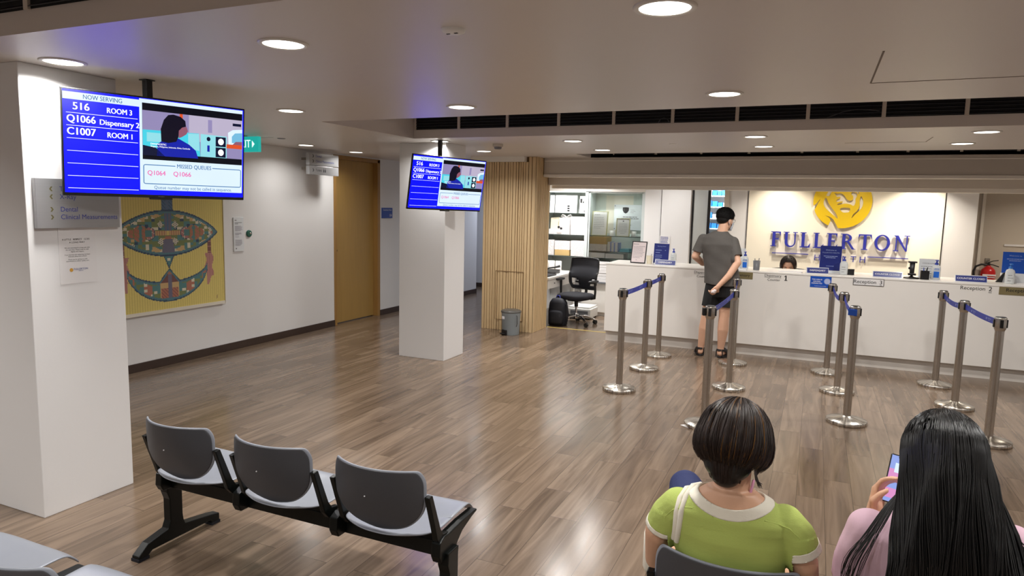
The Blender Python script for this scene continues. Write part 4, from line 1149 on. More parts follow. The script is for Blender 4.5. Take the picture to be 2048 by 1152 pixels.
def lp(pts):
    s = cu.splines.new('POLY'); s.points.add(len(pts) - 1); s.use_cyclic_u = True
    for i, p in enumerate(pts): s.points[i].co = (p[0], p[1], 0, 1)
K = lambda pts: [((x - 907) / 290 * .36, -(y - 122) / 290 * .36) for x, y in pts]
def smooth_loop(pts, n=4):
    m = len(pts); out = []
    for i in range(m):
        p0, p1, p2, p3 = [Vector(pts[(i + k - 1) % m]) for k in range(4)]
        for k in range(n):
            t_ = k / n
            q = .5 * ((2 * p1) + (p2 - p0) * t_ + (2 * p0 - 5 * p1 + 4 * p2 - p3) * t_ ** 2 + (3 * p1 - p0 - 3 * p2 + p3) * t_ ** 3); out.append((q.x, q.y))
    return out
circ = []
n_ = 72
for k in range(n_):
    a = math.radians(90 + 360 * k / n_)
    deg = (90 + 360 * k / n_) % 360
    if 249 < deg < 262: continue
    if 190 < deg < 199: continue
    circ.append((deg, (.36 * math.cos(a), .36 * math.sin(a))))
pts = []
for i, (deg, p) in enumerate(circ):
    pts.append(p)
    if i + 1 < len(circ):
        nd = circ[i + 1][0]
        if deg <= 190 and nd >= 199: pts += K([(650, 150), (690, 92), (668, 140)])
        if deg <= 249.9 and nd >= 261: pts += K([(806, 330), (790, 300), (745, 276), (800, 292), (832, 318)])
lp(pts)
for pg in ([(742, 85), (722, 130), (735, 182), (785, 235), (845, 285), (872, 308), (858, 262), (812, 200), (770, 140)],
           [(1085, 62), (1108, 110), (1106, 168), (1080, 215), (1038, 262), (1008, 302), (1025, 255), (1062, 212), (1078, 160), (1074, 110)],
           [(822, 28), (850, 40), (888, 36), (925, 62), (950, 98), (982, 112), (1008, 98), (1008, 62), (988, 42), (1000, 18), (1040, 30), (1046, 60), (1034, 90), (1036, 130), (1020, 166), (985, 150), (930, 144), (880, 158), (858, 156), (872, 142), (903, 132), (908, 120), (850, 126), (856, 100), (884, 85), (878, 70), (852, 74), (836, 52)],
           [(888, 206), (910, 190), (950, 187), (988, 196), (980, 232), (955, 240), (918, 238)],
           [(745, 60), (760, 20), (800, -40), (850, -70), (815, -20), (790, 30), (775, 62)],
           [(1060, 40), (1050, 0), (1010, -50), (960, -75), (1020, -20), (1040, 20)]):
    lp(smooth_loop(K(pg), 3))
co = bpy.data.objects.new('lion', cu); COL.objects.link(co)
dg = bpy.context.evaluated_depsgraph_get(); dg.update()
me = bpy.data.meshes.new_from_object(co.evaluated_get(dg)); bpy.data.objects.remove(co)
me.transform(Matrix.Translation((0, 0, 0)))
b = MB(); b.add([tuple(v.co) for v in me.vertices], [tuple(p.vertices) for p in me.polygons], 0, facing_front(.30, LW - .03, 1.862))
bpy.data.meshes.remove(me)
b.build('emblem_face', 'gold_logo', t)
b = MB()
for (x, z) in ((.10, 1.75), (.5, 1.75), (.3, 1.56), (.08, 2.0), (.5, 2.02)): b.cyl((x, LW, z), (x, LW - .02, z), .008)
b.build('spacer', 'steel', t)

# ------------------------------------------------------------------ fire extinguisher on the right back wall
t = thing('fire_extinguisher', 'red fire extinguisher with black hose hanging on the right back wall', 'fire extinguisher', (2.135, 10.9, .72))
b = MB(); b.lathe([(.082, .72), (.085, .735), (.085, .97), (.078, 1.0), (.05, 1.03), (.026, 1.045), (.026, 1.06)], 32, Matrix.Translation((2.135, 10.9, 0))); b.build('cylinder', 'extinguisher_red', t)
b = MB(); b.lathe([(.086, .70), (.086, .745)], 32, Matrix.Translation((2.135, 10.9, 0))); b.build('foot_ring', 'black_metal', t)
b = MB(); b.box(2.06, 2.21, 10.812, 10.815, .925, .945).box(2.07, 2.20, 10.812, 10.815, .90, .91).box(2.07, 2.2, 10.812, 10.815, .80, .81); b.build('label_print', 'ink_white', t)
b = MB(); b.cyl((2.135, 10.9, 1.05), (2.135, 10.9, 1.09), .018); b.tube([(2.12, 10.9, 1.075), (2.18, 10.9, 1.07), (2.25, 10.9, 1.045)], .007, 8); b.tube([(2.12, 10.9, 1.09), (2.18, 10.9, 1.12), (2.24, 10.9, 1.13)], .006, 8); b.build('valve_handle', 'black_metal', t)
b = MB(); b.tube([(2.12, 10.9, 1.065), (2.05, 10.89, 1.07), (1.99, 10.88, 1.04), (1.965, 10.87, .98), (1.97, 10.86, .90), (1.99, 10.85, .84)], .013, 10); b.build('hose', 'black_metal', t)
b = MB(); b.box(2.11, 2.16, 10.985, 11.0, 1.05, 1.15); b.build('wall_hook', 'steel', t)
t = thing('wall_trunking', 'thin pale strip on the right back wall above the bright blue poster', 'trunking', (2.5, 11.0, 1.33))
b = MB(); b.box(2.30, 4.5, 10.985, 11.0, 1.32, 1.345); b.build('strip', 'wall_paint', t)

# ------------------------------------------------------------------ display cabinet
mat('strip_glow', (240, 250, 244), 0.5, var=0.0, emit=3.0)
t = thing('display_cabinet', 'built-in glass fronted display cabinet behind the office chair', 'cabinet', (-3.2, 10.40, .9))
b = MB(); b.box(-4.02, -2.40, 10.82, 10.85, .62, 2.0); b.build('back_panel', 'cabinet_inside', t)
for (a0, a1) in ((-4.05, -4.02), (-2.43, -2.40), (-3.345, -3.295)):
    b = MB(); b.box(a0, a1, 10.40, 10.82, .62, 1.955); b.build('side_panel', 'cabinet_frame', t)
for (a0, a1) in ((-4.0, -3.36), (-3.28, -2.45)):
    b = MB(); b.box(a0, a1, 10.45, 10.47, 1.94, 1.953); st_ = b.build('light_strip', 'strip_glow', t)
    l_ = lamp_light('cabinet_light', ((a0 + a1) / 2 + 3.2, .06, 1.035), 3.2, .5, (.98, 1.0, .97), t, 160); l_.data.shape = 'RECTANGLE'; l_.data.size = a1 - a0; l_.data.size_y = .02
b = MB(); b.box(-4.05, -2.40, 10.38, 10.85, 1.955, 2.30); b.build('head_panel', 'white_lacquer', t)
b = MB(); b.box(-3.285, -3.265, 10.405, 10.43, .93, 1.955).box(-2.445, -2.43, 10.405, 10.43, .93, 1.955).box(-3.29, -2.43, 10.405, 10.43, 1.935, 1.955); b.build('door_frame', 'cabinet_frame', t)
for (x0, x1) in ((-3.265, -2.445),):
    b = MB(); b.box(x0, x1, 10.41, 10.416, .93, 1.935); b.build('glass_door', 'pane_glass', t)
SHL = [(-4.02, -3.345, 1.609), (-4.02, -3.345, 1.262), (-4.02, -3.345, .921)]
SHR = [(-3.295, -2.43, 1.265), (-3.295, -2.43, 1.022), (-3.295, -2.43, .915)]
for (x0, x1, z) in SHL + SHR:
    b = MB(); b.box(x0, x1, 10.464, 10.82, z - .006, z + .004); s = b.build('shelf', 'pane_glass', t)
    b = MB(); b.box(x0, x1, 10.460, 10.464, z - .006, z + .004); b.build('shelf_edge', 'shelf_edge', s)
b = MB(); b.box(-3.125, -2.68, 10.8195, 10.8215, 1.30, 1.905); b.build('inset_panel', 'white_frame', t)

def pbox(label, x0, x1, z0, z1, y0=10.48, y1=10.76, m='box_white', prt=True, seed=0, slope=1):
    t = thing('storage_box', label, 'box', ((x0 + x1) / 2, (y0 + y1) / 2, z0), 0, 'boxes in the display cabinet')
    b = MB(); b.box(x0, x1, y0, y1, z0, z1); b.build('carton', m, t, bevel=.002)
    if prt:
        M = facing_front(x0, y0 - .0008, z0); b = MB(); w, h = x1 - x0, z1 - z0
        k = -h
        rn = random.Random(seed)
        while k < w + h:
            # slanted rows of print
            u0, u1 = max(0, k), min(w, k + h)
            for q in range(10):
                a0 = k + h * q / 10; a1 = a0 + h * .07
                if a0 < 0.003 or a1 > w - .003 or rn.random() < .2: continue
                va, vb = (q / 10 * h, (q / 10 + .07) * h)
                if slope < 0: va, vb = h - va, h - vb
                va = min(max(va, .002), h - .002); vb = min(max(vb, .002), h - .002)
                b.add([(a0, va - .002, 0), (a1, vb - .002, 0), (a1, vb + .002, 0), (a0, va + .002, 0)], [(0, 1, 2, 3)], 0, M)
            k += .028
        if b.f: b.build('print', 'box_print', t)
SH = 'top shelf of the left cabinet bay'
def doc(label, x0, x1, z0, z1, y, kind, tilt=.0, m='paper', edge=None):
    t = thing('display_document', label, 'document', ((x0 + x1) / 2, y, z0))
    h = z1 - z0; M = PL(((x0 + x1) / 2, y, z0), (1, 0, 0), (0, math.sin(tilt), math.cos(tilt))); w = x1 - x0
    b = MB(); b.box(-w / 2, w / 2, 0, h, -.008, 0, 0, M); b.build('sheet', m, t)
    if edge:
        b = MB(); q = .008
        for (a0, a1, c0, c1) in ((-w / 2 - q, w / 2 + q, -.0, q), (-w / 2 - q, w / 2 + q, h - q, h), (-w / 2 - q, -w / 2 + q, 0, h), (w / 2 - q, w / 2 + q, 0, h)): b.box(a0, a1, c0, c1, -.012, .004, 0, M)
        b.build('frame', edge, t)
    b = MB()
    if kind == 'letter': b.lines(M, -w * .4, w * .4, h * .85, 1, .02, .006, 0, 3).lines(M, -w * .4, w * .35, h * .72, 4, .014, .005, 0, 4).lines(M, -w * .4, w * .4, h * .42, 4, .014, .005, 0, 6)
    if kind == 'poster':
        b.lines(M, -w * .3, w * .3, h * .9, 1, .02, .006, 0, 3)
        for k in range(3): b.box(-w * .38, -w * .16, h * (.08 + k * .13), h * (.17 + k * .13), 0, .001, 1, M)
        b.lines(M, -w * .05, w * .4, h * .4, 4, .022, .004, 0, 8)
    if kind == 'pictures':
        b.box(-w * .45, -w * .2, h * .6, h * .85, 0, .001, 1, M); b.box(-w * .15, 0, h * .58, h * .7, 0, .001, 1, M); b.box(0, w * .25, h * .04, h * .18, 0, .001, 0, M); b.lines(M, -w * .3, w * .3, h * .45, 2, .02, .004, 0, 8)
    if kind == 'cert': b.lines(M, -w * .38, w * .38, h * .86, 1, .02, .007, 0, 8).lines(M, -w * .38, w * .38, h * .74, 7, .028, .0045, 0, 8)
    if kind == 'award': b.lathe([(.012, .0006), (0, .0007)], 16, M @ Matrix.Translation((0, h * .84, 0)), 0, True, False); b.lines(M, -w * .34, w * .34, h * .72, 8, .022, .004, 0, 5, 'C')
    if kind == 'plaque':
        b.prism([(-.05, .045), (.0, .05), (.05, .045), (.05, 0), (.03, -.035), (0, -.05), (-.03, -.035), (-.05, 0)], 0, .0012, M @ Matrix.Translation((-w * .14, h * .78, 0)), 1)
        b.lines(M, .0, w * .16, h * .80, 3, .022, .006, 0, 3).lines(M, -w * .34, w * .34, h * .52, 1, .03, .012, 0, 5, 'C').lines(M, -w * .38, w * .38, h * .46, 1, .03, .012, 0, 6, 'C').lines(M, -w * .3, w * .35, h * .2, 1, .03, .012, 0, 7)
        for sx in (-1, 1):
            for sz in (.05, .95): b.box(sx * w * .47 - .006, sx * w * .47 + .006, h * sz - .006, h * sz + .006, 0, .004, 1, M)
    if b.f: b.build('print', ['ink_grey', 'ink_black'], t)
z1_ = 1.613
doc('white sheet cut off by the timber column on the top left shelf', -4.0, -3.922, z1_, 1.893, 10.56, 'letter', .06)
doc('white letter sheet on the top left shelf, left of the sheet with picture strip', -3.908, -3.72, z1_, 1.895, 10.56, 'letter', .06)
doc('white leaflet with a strip of dark pictures on the top left shelf', -3.714, -3.532, z1_, 1.892, 10.54, 'poster', .06)
doc('white sheet with two dark picture patches at the right of the top left shelf', -3.50, -3.36, z1_, 1.885, 10.58, 'pictures', .06)
z2_ = 1.266
pbox('white printed box with a ribbon bow on it, second left shelf', -3.80, -3.622, z2_ + .082, 1.532, seed=1, slope=-1)
pbox('upper white printed box of the stack at the right of the second left shelf', -3.607, -3.36, 1.421, 1.556, seed=2)
pbox('lower white printed box of the stack at the right of the second left shelf', -3.603, -3.358, z2_, 1.4205, seed=3)
pbox('flat white printed carton under the box with the bow', -3.975, -3.622, z2_, z2_ + .081, seed=9)
t = thing('ribbon_bow', 'white and grey ribbon bow on a box on the second left shelf', 'bow', (-3.70, 10.56, 1.533))
b = MB()
for s in (-1, 1):
    b.tube([(-3.70, 10.56, 1.538), (-3.70 + s * .03, 10.55, 1.568), (-3.70 + s * .07, 10.54, 1.582), (-3.70 + s * .09, 10.54, 1.56), (-3.70 + s * .05, 10.55, 1.542), (-3.70, 10.56, 1.542)], .009, 8)
b.tube([(-3.70, 10.56, 1.542), (-3.73, 10.54, 1.56), (-3.76, 10.53, 1.586)], .007, 8); b.ell((-3.70, 10.555, 1.545), (.016, .014, .012)); b.build('ribbon', 'box_white', t)
t = thing('paper_bag', 'pale plain paper bag at the left end of the second left shelf', 'bag', (-3.9, 10.62, z2_ + .082))
b = MB(); b.prism([(-3.975, z2_ + .082), (-3.825, z2_ + .082), (-3.82, 1.54), (-3.97, 1.53)], 10.55, 10.66, Matrix(((1, 0, 0, 0), (0, 0, 1, 0), (0, 1, 0, 0), (0, 0, 0, 1)))); b.build('bag', 'cream_card', t)
t = thing('small_ornament', 'small black and white ornament before the box with the bow', 'ornament', (-3.78, 10.475, z2_ + .0))
b = MB(); b.rings([(z2_, -3.79, 10.468, .03, .008), (z2_ + .05, -3.79, 10.468, .045, .009), (z2_ + .10, -3.78, 10.468, .02, .006)]); b.build('base', 'box_white', t)
b = MB(); b.ell((-3.80, 10.463, z2_ + .115), (.02, .008, .022)).ell((-3.76, 10.463, z2_ + .095), (.022, .008, .018)); b.build('flower', 'ink_black', t)
z3_ = .925
pbox('white printed box at the left end of the third left shelf', -3.979, -3.882, z3_, 1.171, seed=4, slope=-1)
pbox('white printed box lying on a tan carton on the third left shelf', -3.868, -3.61, 1.0185, 1.161, seed=5)
pbox('plain tan carton on the third left shelf', -3.863, -3.615, z3_, 1.018, m='cardboard', prt=False)
pbox('upper white printed box at the right of the third left shelf', -3.593, -3.355, 1.0245, 1.172, seed=6)
pbox('lower white printed box at the right of the third left shelf', -3.589, -3.352, z3_, 1.024, seed=7)
doc('pale glass award plaque with a dark shield at the back of the glass cabinet', -2.984, -2.455, 1.36, 1.762, 10.79, 'plaque', 0, 'acrylic')
doc('large gold edged certificate leaning in the glass cabinet', -3.265, -3.02, 1.2695, 1.655, 10.52, 'cert', .14, 'paper', 'frame_gold')
doc('small gold framed certificate in front of the award plaque', -2.858, -2.652, 1.2695, 1.552, 10.50, 'award', .10, 'paper', 'frame_gold')
for (x, r, lb) in [(-2.938, .042, 'white cup between the two gold edged certificates'), (-2.592, .040, 'white cup right of the small gold framed certificate')]:
    t = thing('paper_cup', lb, 'cup', (x, 10.56, 1.2695))
    b = MB(); b.lathe([(r * .9, 1.2695), (r, 1.352), (r * .94, 1.352), (r * .85, 1.28)], 24, Matrix.Translation((x, 10.56, 0))); b.build('cup', 'mug_white', t)
pbox('tan carton on the middle shelf of the glass cabinet', -3.285, -3.0, 1.136, 1.249, m='cardboard', prt=False)
pbox('white printed box under the tan carton in the glass cabinet', -3.285, -3.003, 1.0265, 1.1355, seed=8)
rn = random.Random(5); x = -2.985
for i in range(9):
    w = rn.uniform(.014, .024); h = rn.uniform(.135, .152)
    mname = ['paper', 'box_white', 'ink_pale_blue'][i % 3]
    b = MB(); b.box(x, x + w - .002, 10.49, 10.66, 1.0265, 1.0265 + h)
    tag(b.build('booklet', mname), ORD[i] + ' thin upright booklet from the left on the middle glass shelf', 'book', 'row of booklets in the glass cabinet'); x += w
t = thing('teal_folder', 'flat teal folders lying right of the booklets', 'folder', (-2.72, 10.6, 1.0265))
b = MB(); b.box(-2.80, -2.64, 10.49, 10.72, 1.0265, 1.046).box(-2.79, -2.645, 10.50, 10.72, 1.047, 1.072); b.build('folder', 'teal_folder', t, bevel=.003)
pbox('flat white box at the left of the lowest glass shelf', -3.285, -3.021, .9195, 1.0, m='box_white', prt=False)
pbox('flat white box at the right of the lowest glass shelf', -3.013, -2.722, .9195, .992, m='box_white', prt=False)

# low cabinet under it, desk at the left
t = thing('base_cabinet', 'low white cabinet under the glass cabinet right of the office chair', 'cabinet', (-2.85, 10.40, 0))
b = MB(); b.box(-3.36, -2.43, 10.40, 10.82, .06, .52); b.build('carcass', 'white_lacquer', t, bevel=.003)
b = MB(); b.box(-3.36, -2.43, 10.44, 10.82, 0, .06); b.build('toe_kick', 'plinth_white', t)
b = MB(); b.box(-3.38, -2.43, 10.36, 10.82, .52, .545); b.build('top', 'pen_grey', t, bevel=.002)
b = MB(); b.box(-2.90, -2.894, 10.397, 10.40, .07, .51); b.build('door_gap', 'seam_line', t)
t = thing('paper_stack', 'stack of white papers on the low cabinet beside the chair back', 'paper stack', (-2.95, 10.45, .545))
b = MB(); rn = random.Random(2)
for i in range(7): b.box(-3.24 + rn.uniform(-.01, .01), -2.92 + rn.uniform(-.01, .01), 10.42 + rn.uniform(0, .01), 10.66, .545 + i * .046, .545 + i * .046 + .043)
b.build('sheets', 'paper', t)
t = thing('staff_desk', 'white desk with drawers left of the office chair', 'desk', (-3.7, 9.7, 0))
b = MB(); b.box(-4.05, -3.42, 9.06, 10.33, .67, .70); b.build('desk_top', 'white_lacquer', t, bevel=.003)
b = MB(); b.box(-4.05, -3.44, 9.10, 10.30, .53, .67); b.build('drawer', 'white_lacquer', t, bevel=.003)
b = MB(); b.box(-3.48, -3.44, 10.25, 10.29, 0, .53).box(-4.03, -3.99, 9.1, 9.14, 0, .53); b.build('leg', 'white_lacquer', t)
b = MB(); b.cyl((-3.44, 9.35, .60), (-3.425, 9.35, .60), .006); b.build('drawer_knob', 'ink_black', t)
for i, (x, lb) in enumerate([(-3.933, 'leftmost white paper roll on the staff desk'), (-3.83, 'middle white paper roll on the staff desk'), (-3.715, 'rightmost white paper roll on the staff desk')]):
    t = thing('paper_roll', lb, 'paper roll', (x, 10.27, .70), 0, 'white rolls on the staff desk')
    b = MB(); b.lathe([(.048, 0), (.050, .005), (.050, .145), (.046, .15), (.018, .15), (.018, .10)], 28); b.build('roll', 'mug_white', t, world=False)
t = thing('desk_telephone', 'black telephone with raised handset on the staff desk', 'telephone', (-3.62, 9.75, .70))
b = MB(); b.prism([(-.09, 0), (.09, 0), (.09, .06), (-.09, .025)], -.09, .09, Matrix.Translation((-3.62, 9.75, .70)) @ YZ(0)); b.build('body', 'black_metal', t, bevel=.004)
b = MB(); b.tube([(-3.70, 9.68, .76), (-3.66, 9.72, .785), (-3.60, 9.77, .79), (-3.53, 9.82, .81)], [.02, .014, .014, .022], 12); b.build('handset', 'black_metal', t)
t = thing('keyboard', 'black keyboard at the near edge of the staff desk', 'keyboard', (-3.56, 9.28, .70))
b = MB(); b.box(-3.62, -3.46, 9.12, 9.50, .70, .715); b.build('body', 'black_metal', t, bevel=.003)
b = MB()
for i in range(4):
    for j in range(12): b.box(-3.61 + i * .036, -3.58 + i * .036, 9.135 + j * .03, 9.158 + j * .03, .715, .72)
b.build('keys', 'nylon_black', t)
t = thing('floor_printer', 'white printer on the floor behind the office chair', 'printer', (-3.25, 10.15, 0))
b = MB(); b.box(-3.42, -3.06, 9.95, 10.34, .02, .16); b.box(-3.42, -3.08, 9.97, 10.34, .16, .19); b.build('body', 'white_plain', t, bevel=.008)
b = MB(); b.box(-3.38, -3.10, 9.90, 9.96, .05, .065); b.box(-3.38, -3.10, 9.945, 9.952, .075, .13); b.build('paper_tray', 'pen_grey', t)
b = MB()
for fx in (-3.39, -3.09):
    for fy in (9.98, 10.31): b.lathe([(.015, 0), (.015, .022)], 12, Matrix.Translation((fx, fy, 0)))
b.build('foot', 'black_metal', t)

# ------------------------------------------------------------------ office chair
t = thing('office_chair', 'black mesh-back office chair on a chrome five-star base behind the counter end', 'office chair', (-3.14, 9.50, 0), math.radians(-12))
b = MB()
for k in range(5):
    a = math.radians(18 + 72 * k + 25); ca, sa = math.cos(a), math.sin(a)
    b.tube([(ca * .03, sa * .03, .125), (ca * .15, sa * .15, .12), (ca * .25, sa * .25, .085), (ca * .29, sa * .29, .058)], [.022, .019, .015, .013], 12)
b.lathe([(.04, .09), (.042, .13), (.03, .16)], 20)
b.build('star_base', 'chrome', t, world=False)
for k in range(5):
    a = math.radians(18 + 72 * k + 25); ca, sa = math.cos(a), math.sin(a)
    b = MB(); M = Matrix.Translation((ca * .29, sa * .29, .03)) @ Matrix.Rotation(a + .6, 4, 'Z') @ Matrix.Rotation(PI / 2, 4, 'X')
    for s in (-1, 1): b.lathe([(.028, -.009), (.030, -.005), (.030, .005), (.028, .009)], 20, M @ Matrix.Translation((0, 0, s * .014)))
    b.box(-.012, .012, -.004, .03, -.006, .006, 0, M); b.build('caster', 'black_metal', t, world=False)
b = MB(); b.cyl((0, 0, .15), (0, 0, .30), .016); b.build('gas_lift', 'chrome', t, world=False)
b = MB(); b.cyl((0, 0, .26), (0, 0, .37), .028).box(-.09, .09, -.10, .10, .345, .375); b.tube([(0, .08, .36), (0, .25, .37), (0, .28, .46), (0, .27, .60)], .022, 10); b.build('mechanism', 'black_metal', t, world=False)
b = MB(); b.rings([(.375, 0, -.02, .21, .21), (.39, 0, -.02, .245, .235), (.43, 0, -.02, .25, .24), (.452, 0, -.02, .22, .21), (.458, 0, -.02, .12, .12)], None, 0, 32, 3.2); b.build('seat', 'fabric_black', t, world=False)
b = MB(); nu, nv = 14, 18; vs = []
for j in range(nv + 1):
    v = j / nv
    for i in range(nu + 1):
        s = -1 + 2 * i / nu
        w = .235 * (1 - .10 * abs(v - .6)) if v > .12 else .235 * (.80 + .9 * v)
        zz = .50 + .46 * v
        vs.append((s * w, .25 + .03 * v - .05 * math.sin(PI * min(1, v * 1.4)) * .8 - .06 * abs(s) ** 2.2, zz - .012 * abs(s) ** 4 * (1 if v > .5 else -1)))
b.add(vs, [(j * (nu + 1) + i, j * (nu + 1) + i + 1, (j + 1) * (nu + 1) + i + 1, (j + 1) * (nu + 1) + i) for j in range(nv) for i in range(nu) if not (2 <= j <= 5 and (1 <= i <= 3 or nu - 4 <= i <= nu - 2) and (i - 1 if i < 7 else nu - 2 - i) <= (5 - j) + 1)], 0, None, True)
b.build('backrest_mesh', 'mesh_black', t, world=False, solid=.012)
ring = [vs[i] for i in range(nu + 1)] + [vs[j * (nu + 1) + nu] for j in range(1, nv + 1)] + [vs[nv * (nu + 1) + i] for i in range(nu - 1, -1, -1)] + [vs[j * (nu + 1)] for j in range(nv - 1, 0, -1)]
b = MB(); b.tube(ring + [ring[0]], .012, 8); b.tube([(-.17, .255, .60), (0, .275, .585), (.17, .255, .60)], .016, 8); b.build('backrest_frame', 'black_metal', t, world=False)
for s in (-1, 1):
    b = MB(); b.tube([(s * .22, .03, .385), (s * .285, .03, .40), (s * .29, .03, .50), (s * .285, .02, .635)], [.014, .016, .017, .018], 10)
    b.rings([(.635, s * .285, -.02, .038, .11), (.65, s * .285, -.02, .045, .125), (.662, s * .285, -.02, .036, .11)], None, 0, 24, 2.6); b.build('armrest', 'black_metal', t, world=False)

# backpack and pedal bin
t = thing('backpack', 'dark navy black backpack standing on the floor beside the timber column', 'backpack', (-3.34, 9.22, 0))
b = MB(); b.rings([(0, -3.335, 9.27, .12, .09), (.02, -3.335, 9.27, .135, .10), (.20, -3.335, 9.27, .14, .105), (.33, -3.335, 9.27, .125, .095), (.385, -3.335, 9.27, .09, .07), (.40, -3.335, 9.27, .04, .03)], None, 0, 30, 3.0); b.build('main_bag', 'nylon_black', t)
b = MB(); b.rings([(.03, -3.335, 9.19, .10, .045), (.06, -3.335, 9.185, .11, .055), (.20, -3.335, 9.185, .11, .055), (.235, -3.335, 9.19, .08, .04)], None, 0, 24, 3.0); b.build('front_pocket', 'nylon_black', t)
b = MB(); b.tube([(-3.37, 9.27, .392), (-3.36, 9.27, .43), (-3.32, 9.27, .43), (-3.31, 9.27, .392)], .008, 8); b.build('grab_handle', 'belt_blue', t)
b = MB(); b.tube([(-3.24, 9.25, .36), (-3.19, 9.23, .30), (-3.165, 9.22, .18), (-3.18, 9.22, .08), (-3.22, 9.24, .04)], .012, 8); b.build('shoulder_strap', 'nylon_black', t)
t = thing('pedal_bin', 'round grey pedal bin standing before the timber slat column', 'bin', (-3.64, 8.27, 0))
M = Matrix.Translation((-3.64, 8.27, 0))
b = MB(); b.lathe([(.108, 0), (.112, .006), (.128, .285), (.132, .29), (.132, .298)], 40, M); b.build('body', 'bin_grey', t)
b = MB(); b.lathe([(.135, .298), (.138, .306), (.132, .322), (.10, .334), (.0, .338)], 40, M); b.build('lid', 'bin_lid', t)
b = MB(); M2 = M @ Matrix.Rotation(math.radians(-115), 4, 'Z'); b.box(.10, .165, -.035, .035, .015, .03, 0, M2).box(.095, .125, -.045, .045, .0, .07, 0, M2); b.build('pedal', 'black_metal', t, bevel=.005)
b = MB(); M2 = M @ Matrix.Rotation(math.radians(-118), 4, 'Z'); b.box(.1255, .1275, -.03, .02, .215, .25, 0, M2); b.build('sticker', 'ink_white', t)
for s in (1,):
    b = MB(); M2 = M @ Matrix.Rotation(math.radians(-15), 4, 'Z'); b.tube([(.130, -.05, .27), (.142, -.05, .26), (.142, -.045, .16), (.125, -.04, .12)], .004, 8, 0, True, M2); b.build('handle', 'black_metal', t)

# dispensary shelves glimpsed through the opening
t = thing('medicine_shelf', 'white lit shelving with blue medicine boxes seen through the opening behind the man', 'shelf', (-1.4, 11.5, 0))
b = MB(); b.box(-1.98, -.98, 11.80, 11.83, .3, 2.1).box(-1.98, -1.95, 11.4, 11.8, .0, 2.1).box(-1.01, -.98, 11.4, 11.8, 0, 2.1); b.build('frame', 'white_plain', t)
for i, z in enumerate((.5, .9, 1.24, 1.42, 1.58, 1.765, 1.94)):
    b = MB(); b.box(-1.95, -1.01, 11.4, 11.80, z - .015, z); b.build('shelf_board', 'white_plain', t)
rn = random.Random(8)
cnt = 0
for z in (1.24, 1.42, 1.58, 1.765, 1.94):
    x = -1.62
    while x < -1.36:
        w = rn.uniform(.05, .08); h = rn.uniform(.06, .11); mname = rn.choice(['medicine_blue', 'medicine_blue', 'box_white'])
        b = MB(); b.box(x, x + w, 11.42, 11.55, z, z + h)
        tag(b.build('medicine_box', mname), ('blue' if mname == 'medicine_blue' else 'white') + ' medicine box on the lit shelf behind the standing man', 'box', ('blue' if mname == 'medicine_blue' else 'white') + ' medicine boxes on the dispensary shelf'); x += w + .012
# ------------------------------------------------------------------ people
mat('skin', (214, 168, 140), 0.5, var=0.05, scale=12, bump=0.05, bscale=90)
mat('skin_arm', (206, 160, 130), 0.5, var=0.05, scale=12, bump=0.05, bscale=90)
mat('lip', (176, 104, 98), 0.45)
mat('eye_white', (232, 228, 222), 0.25)
mat('eye_dark', (28, 20, 18), 0.2)
mat('hair_black', (14, 13, 13), 0.34, var=0.3, scale=30, spec=0.5)
mat('hair_short', (16, 14, 13), 0.7, var=0.3, scale=30, spec=0.3)
mat('hair_brown', (40, 26, 19), 0.48, var=0.35, scale=25, spec=0.5)
mat('hair_streak', (128, 86, 34), 0.36, var=0.3, scale=25)
mat('tee_grey', (84, 80, 76), 0.85, var=0.06, scale=14, bump=0.15, bscale=40)
mat('shorts_black', (22, 23, 25), 0.85, var=0.1, scale=14, bump=0.15, bscale=30)
mat('sandal_black', (34, 30, 30), 0.6, var=0.2)
mat('mask_white', (206, 214, 224), 0.7, var=0.03)
mat('mask_pink', (214, 150, 178), 0.7, var=0.03)
mat('knit_green', (176, 192, 100), 0.85, var=0.06, scale=20, bump=0.25, bscale=160, stretch=(1, 1, 6))
mat('knit_white', (226, 220, 204), 0.85, var=0.03, scale=40, bump=0.07, bscale=200)
mat('trouser_navy', (30, 40, 84), 0.8, var=0.1)
mat('tee_pink', (218, 182, 198), 0.85, var=0.04, scale=14, bump=0.1, bscale=50)
mat('jean_blue', (60, 74, 104), 0.85, var=0.1)
mat('tissue_white', (236, 222, 220), 0.7, var=0.03, bump=.3, bscale=60)

def mesh_arrays(me):
    V = np.empty(len(me.vertices) * 3); me.vertices.foreach_get('co', V); V = V.reshape(-1, 3)
    F = [tuple(p.vertices) for p in me.polygons]
    return V, F
def blob(mb, voxel, smooth=4, fac=.5):
    # fuse overlapping volumes into one continuous skin
    me = bpy.data.meshes.new('blob'); me.from_pydata(mb.v, [], mb.f); me.update()
    o = bpy.data.objects.new('blob', me); COL.objects.link(o)
    r = o.modifiers.new('r', 'REMESH'); r.mode = 'VOXEL'; r.voxel_size = voxel; r.adaptivity = 0
    if smooth:
        s = o.modifiers.new('s', 'SMOOTH'); s.factor = fac; s.iterations = smooth
    dg = bpy.context.evaluated_depsgraph_get(); dg.update()
    m2 = bpy.data.meshes.new_from_object(o.evaluated_get(dg))
    V, F = mesh_arrays(m2)
    F = [t_ for q in F for t_ in ((q,) if len(q) == 3 else ((q[0], q[1], q[2]), (q[0], q[2], q[3])))]
    bpy.data.objects.remove(o); bpy.data.meshes.remove(me); bpy.data.meshes.remove(m2)
    return V, F
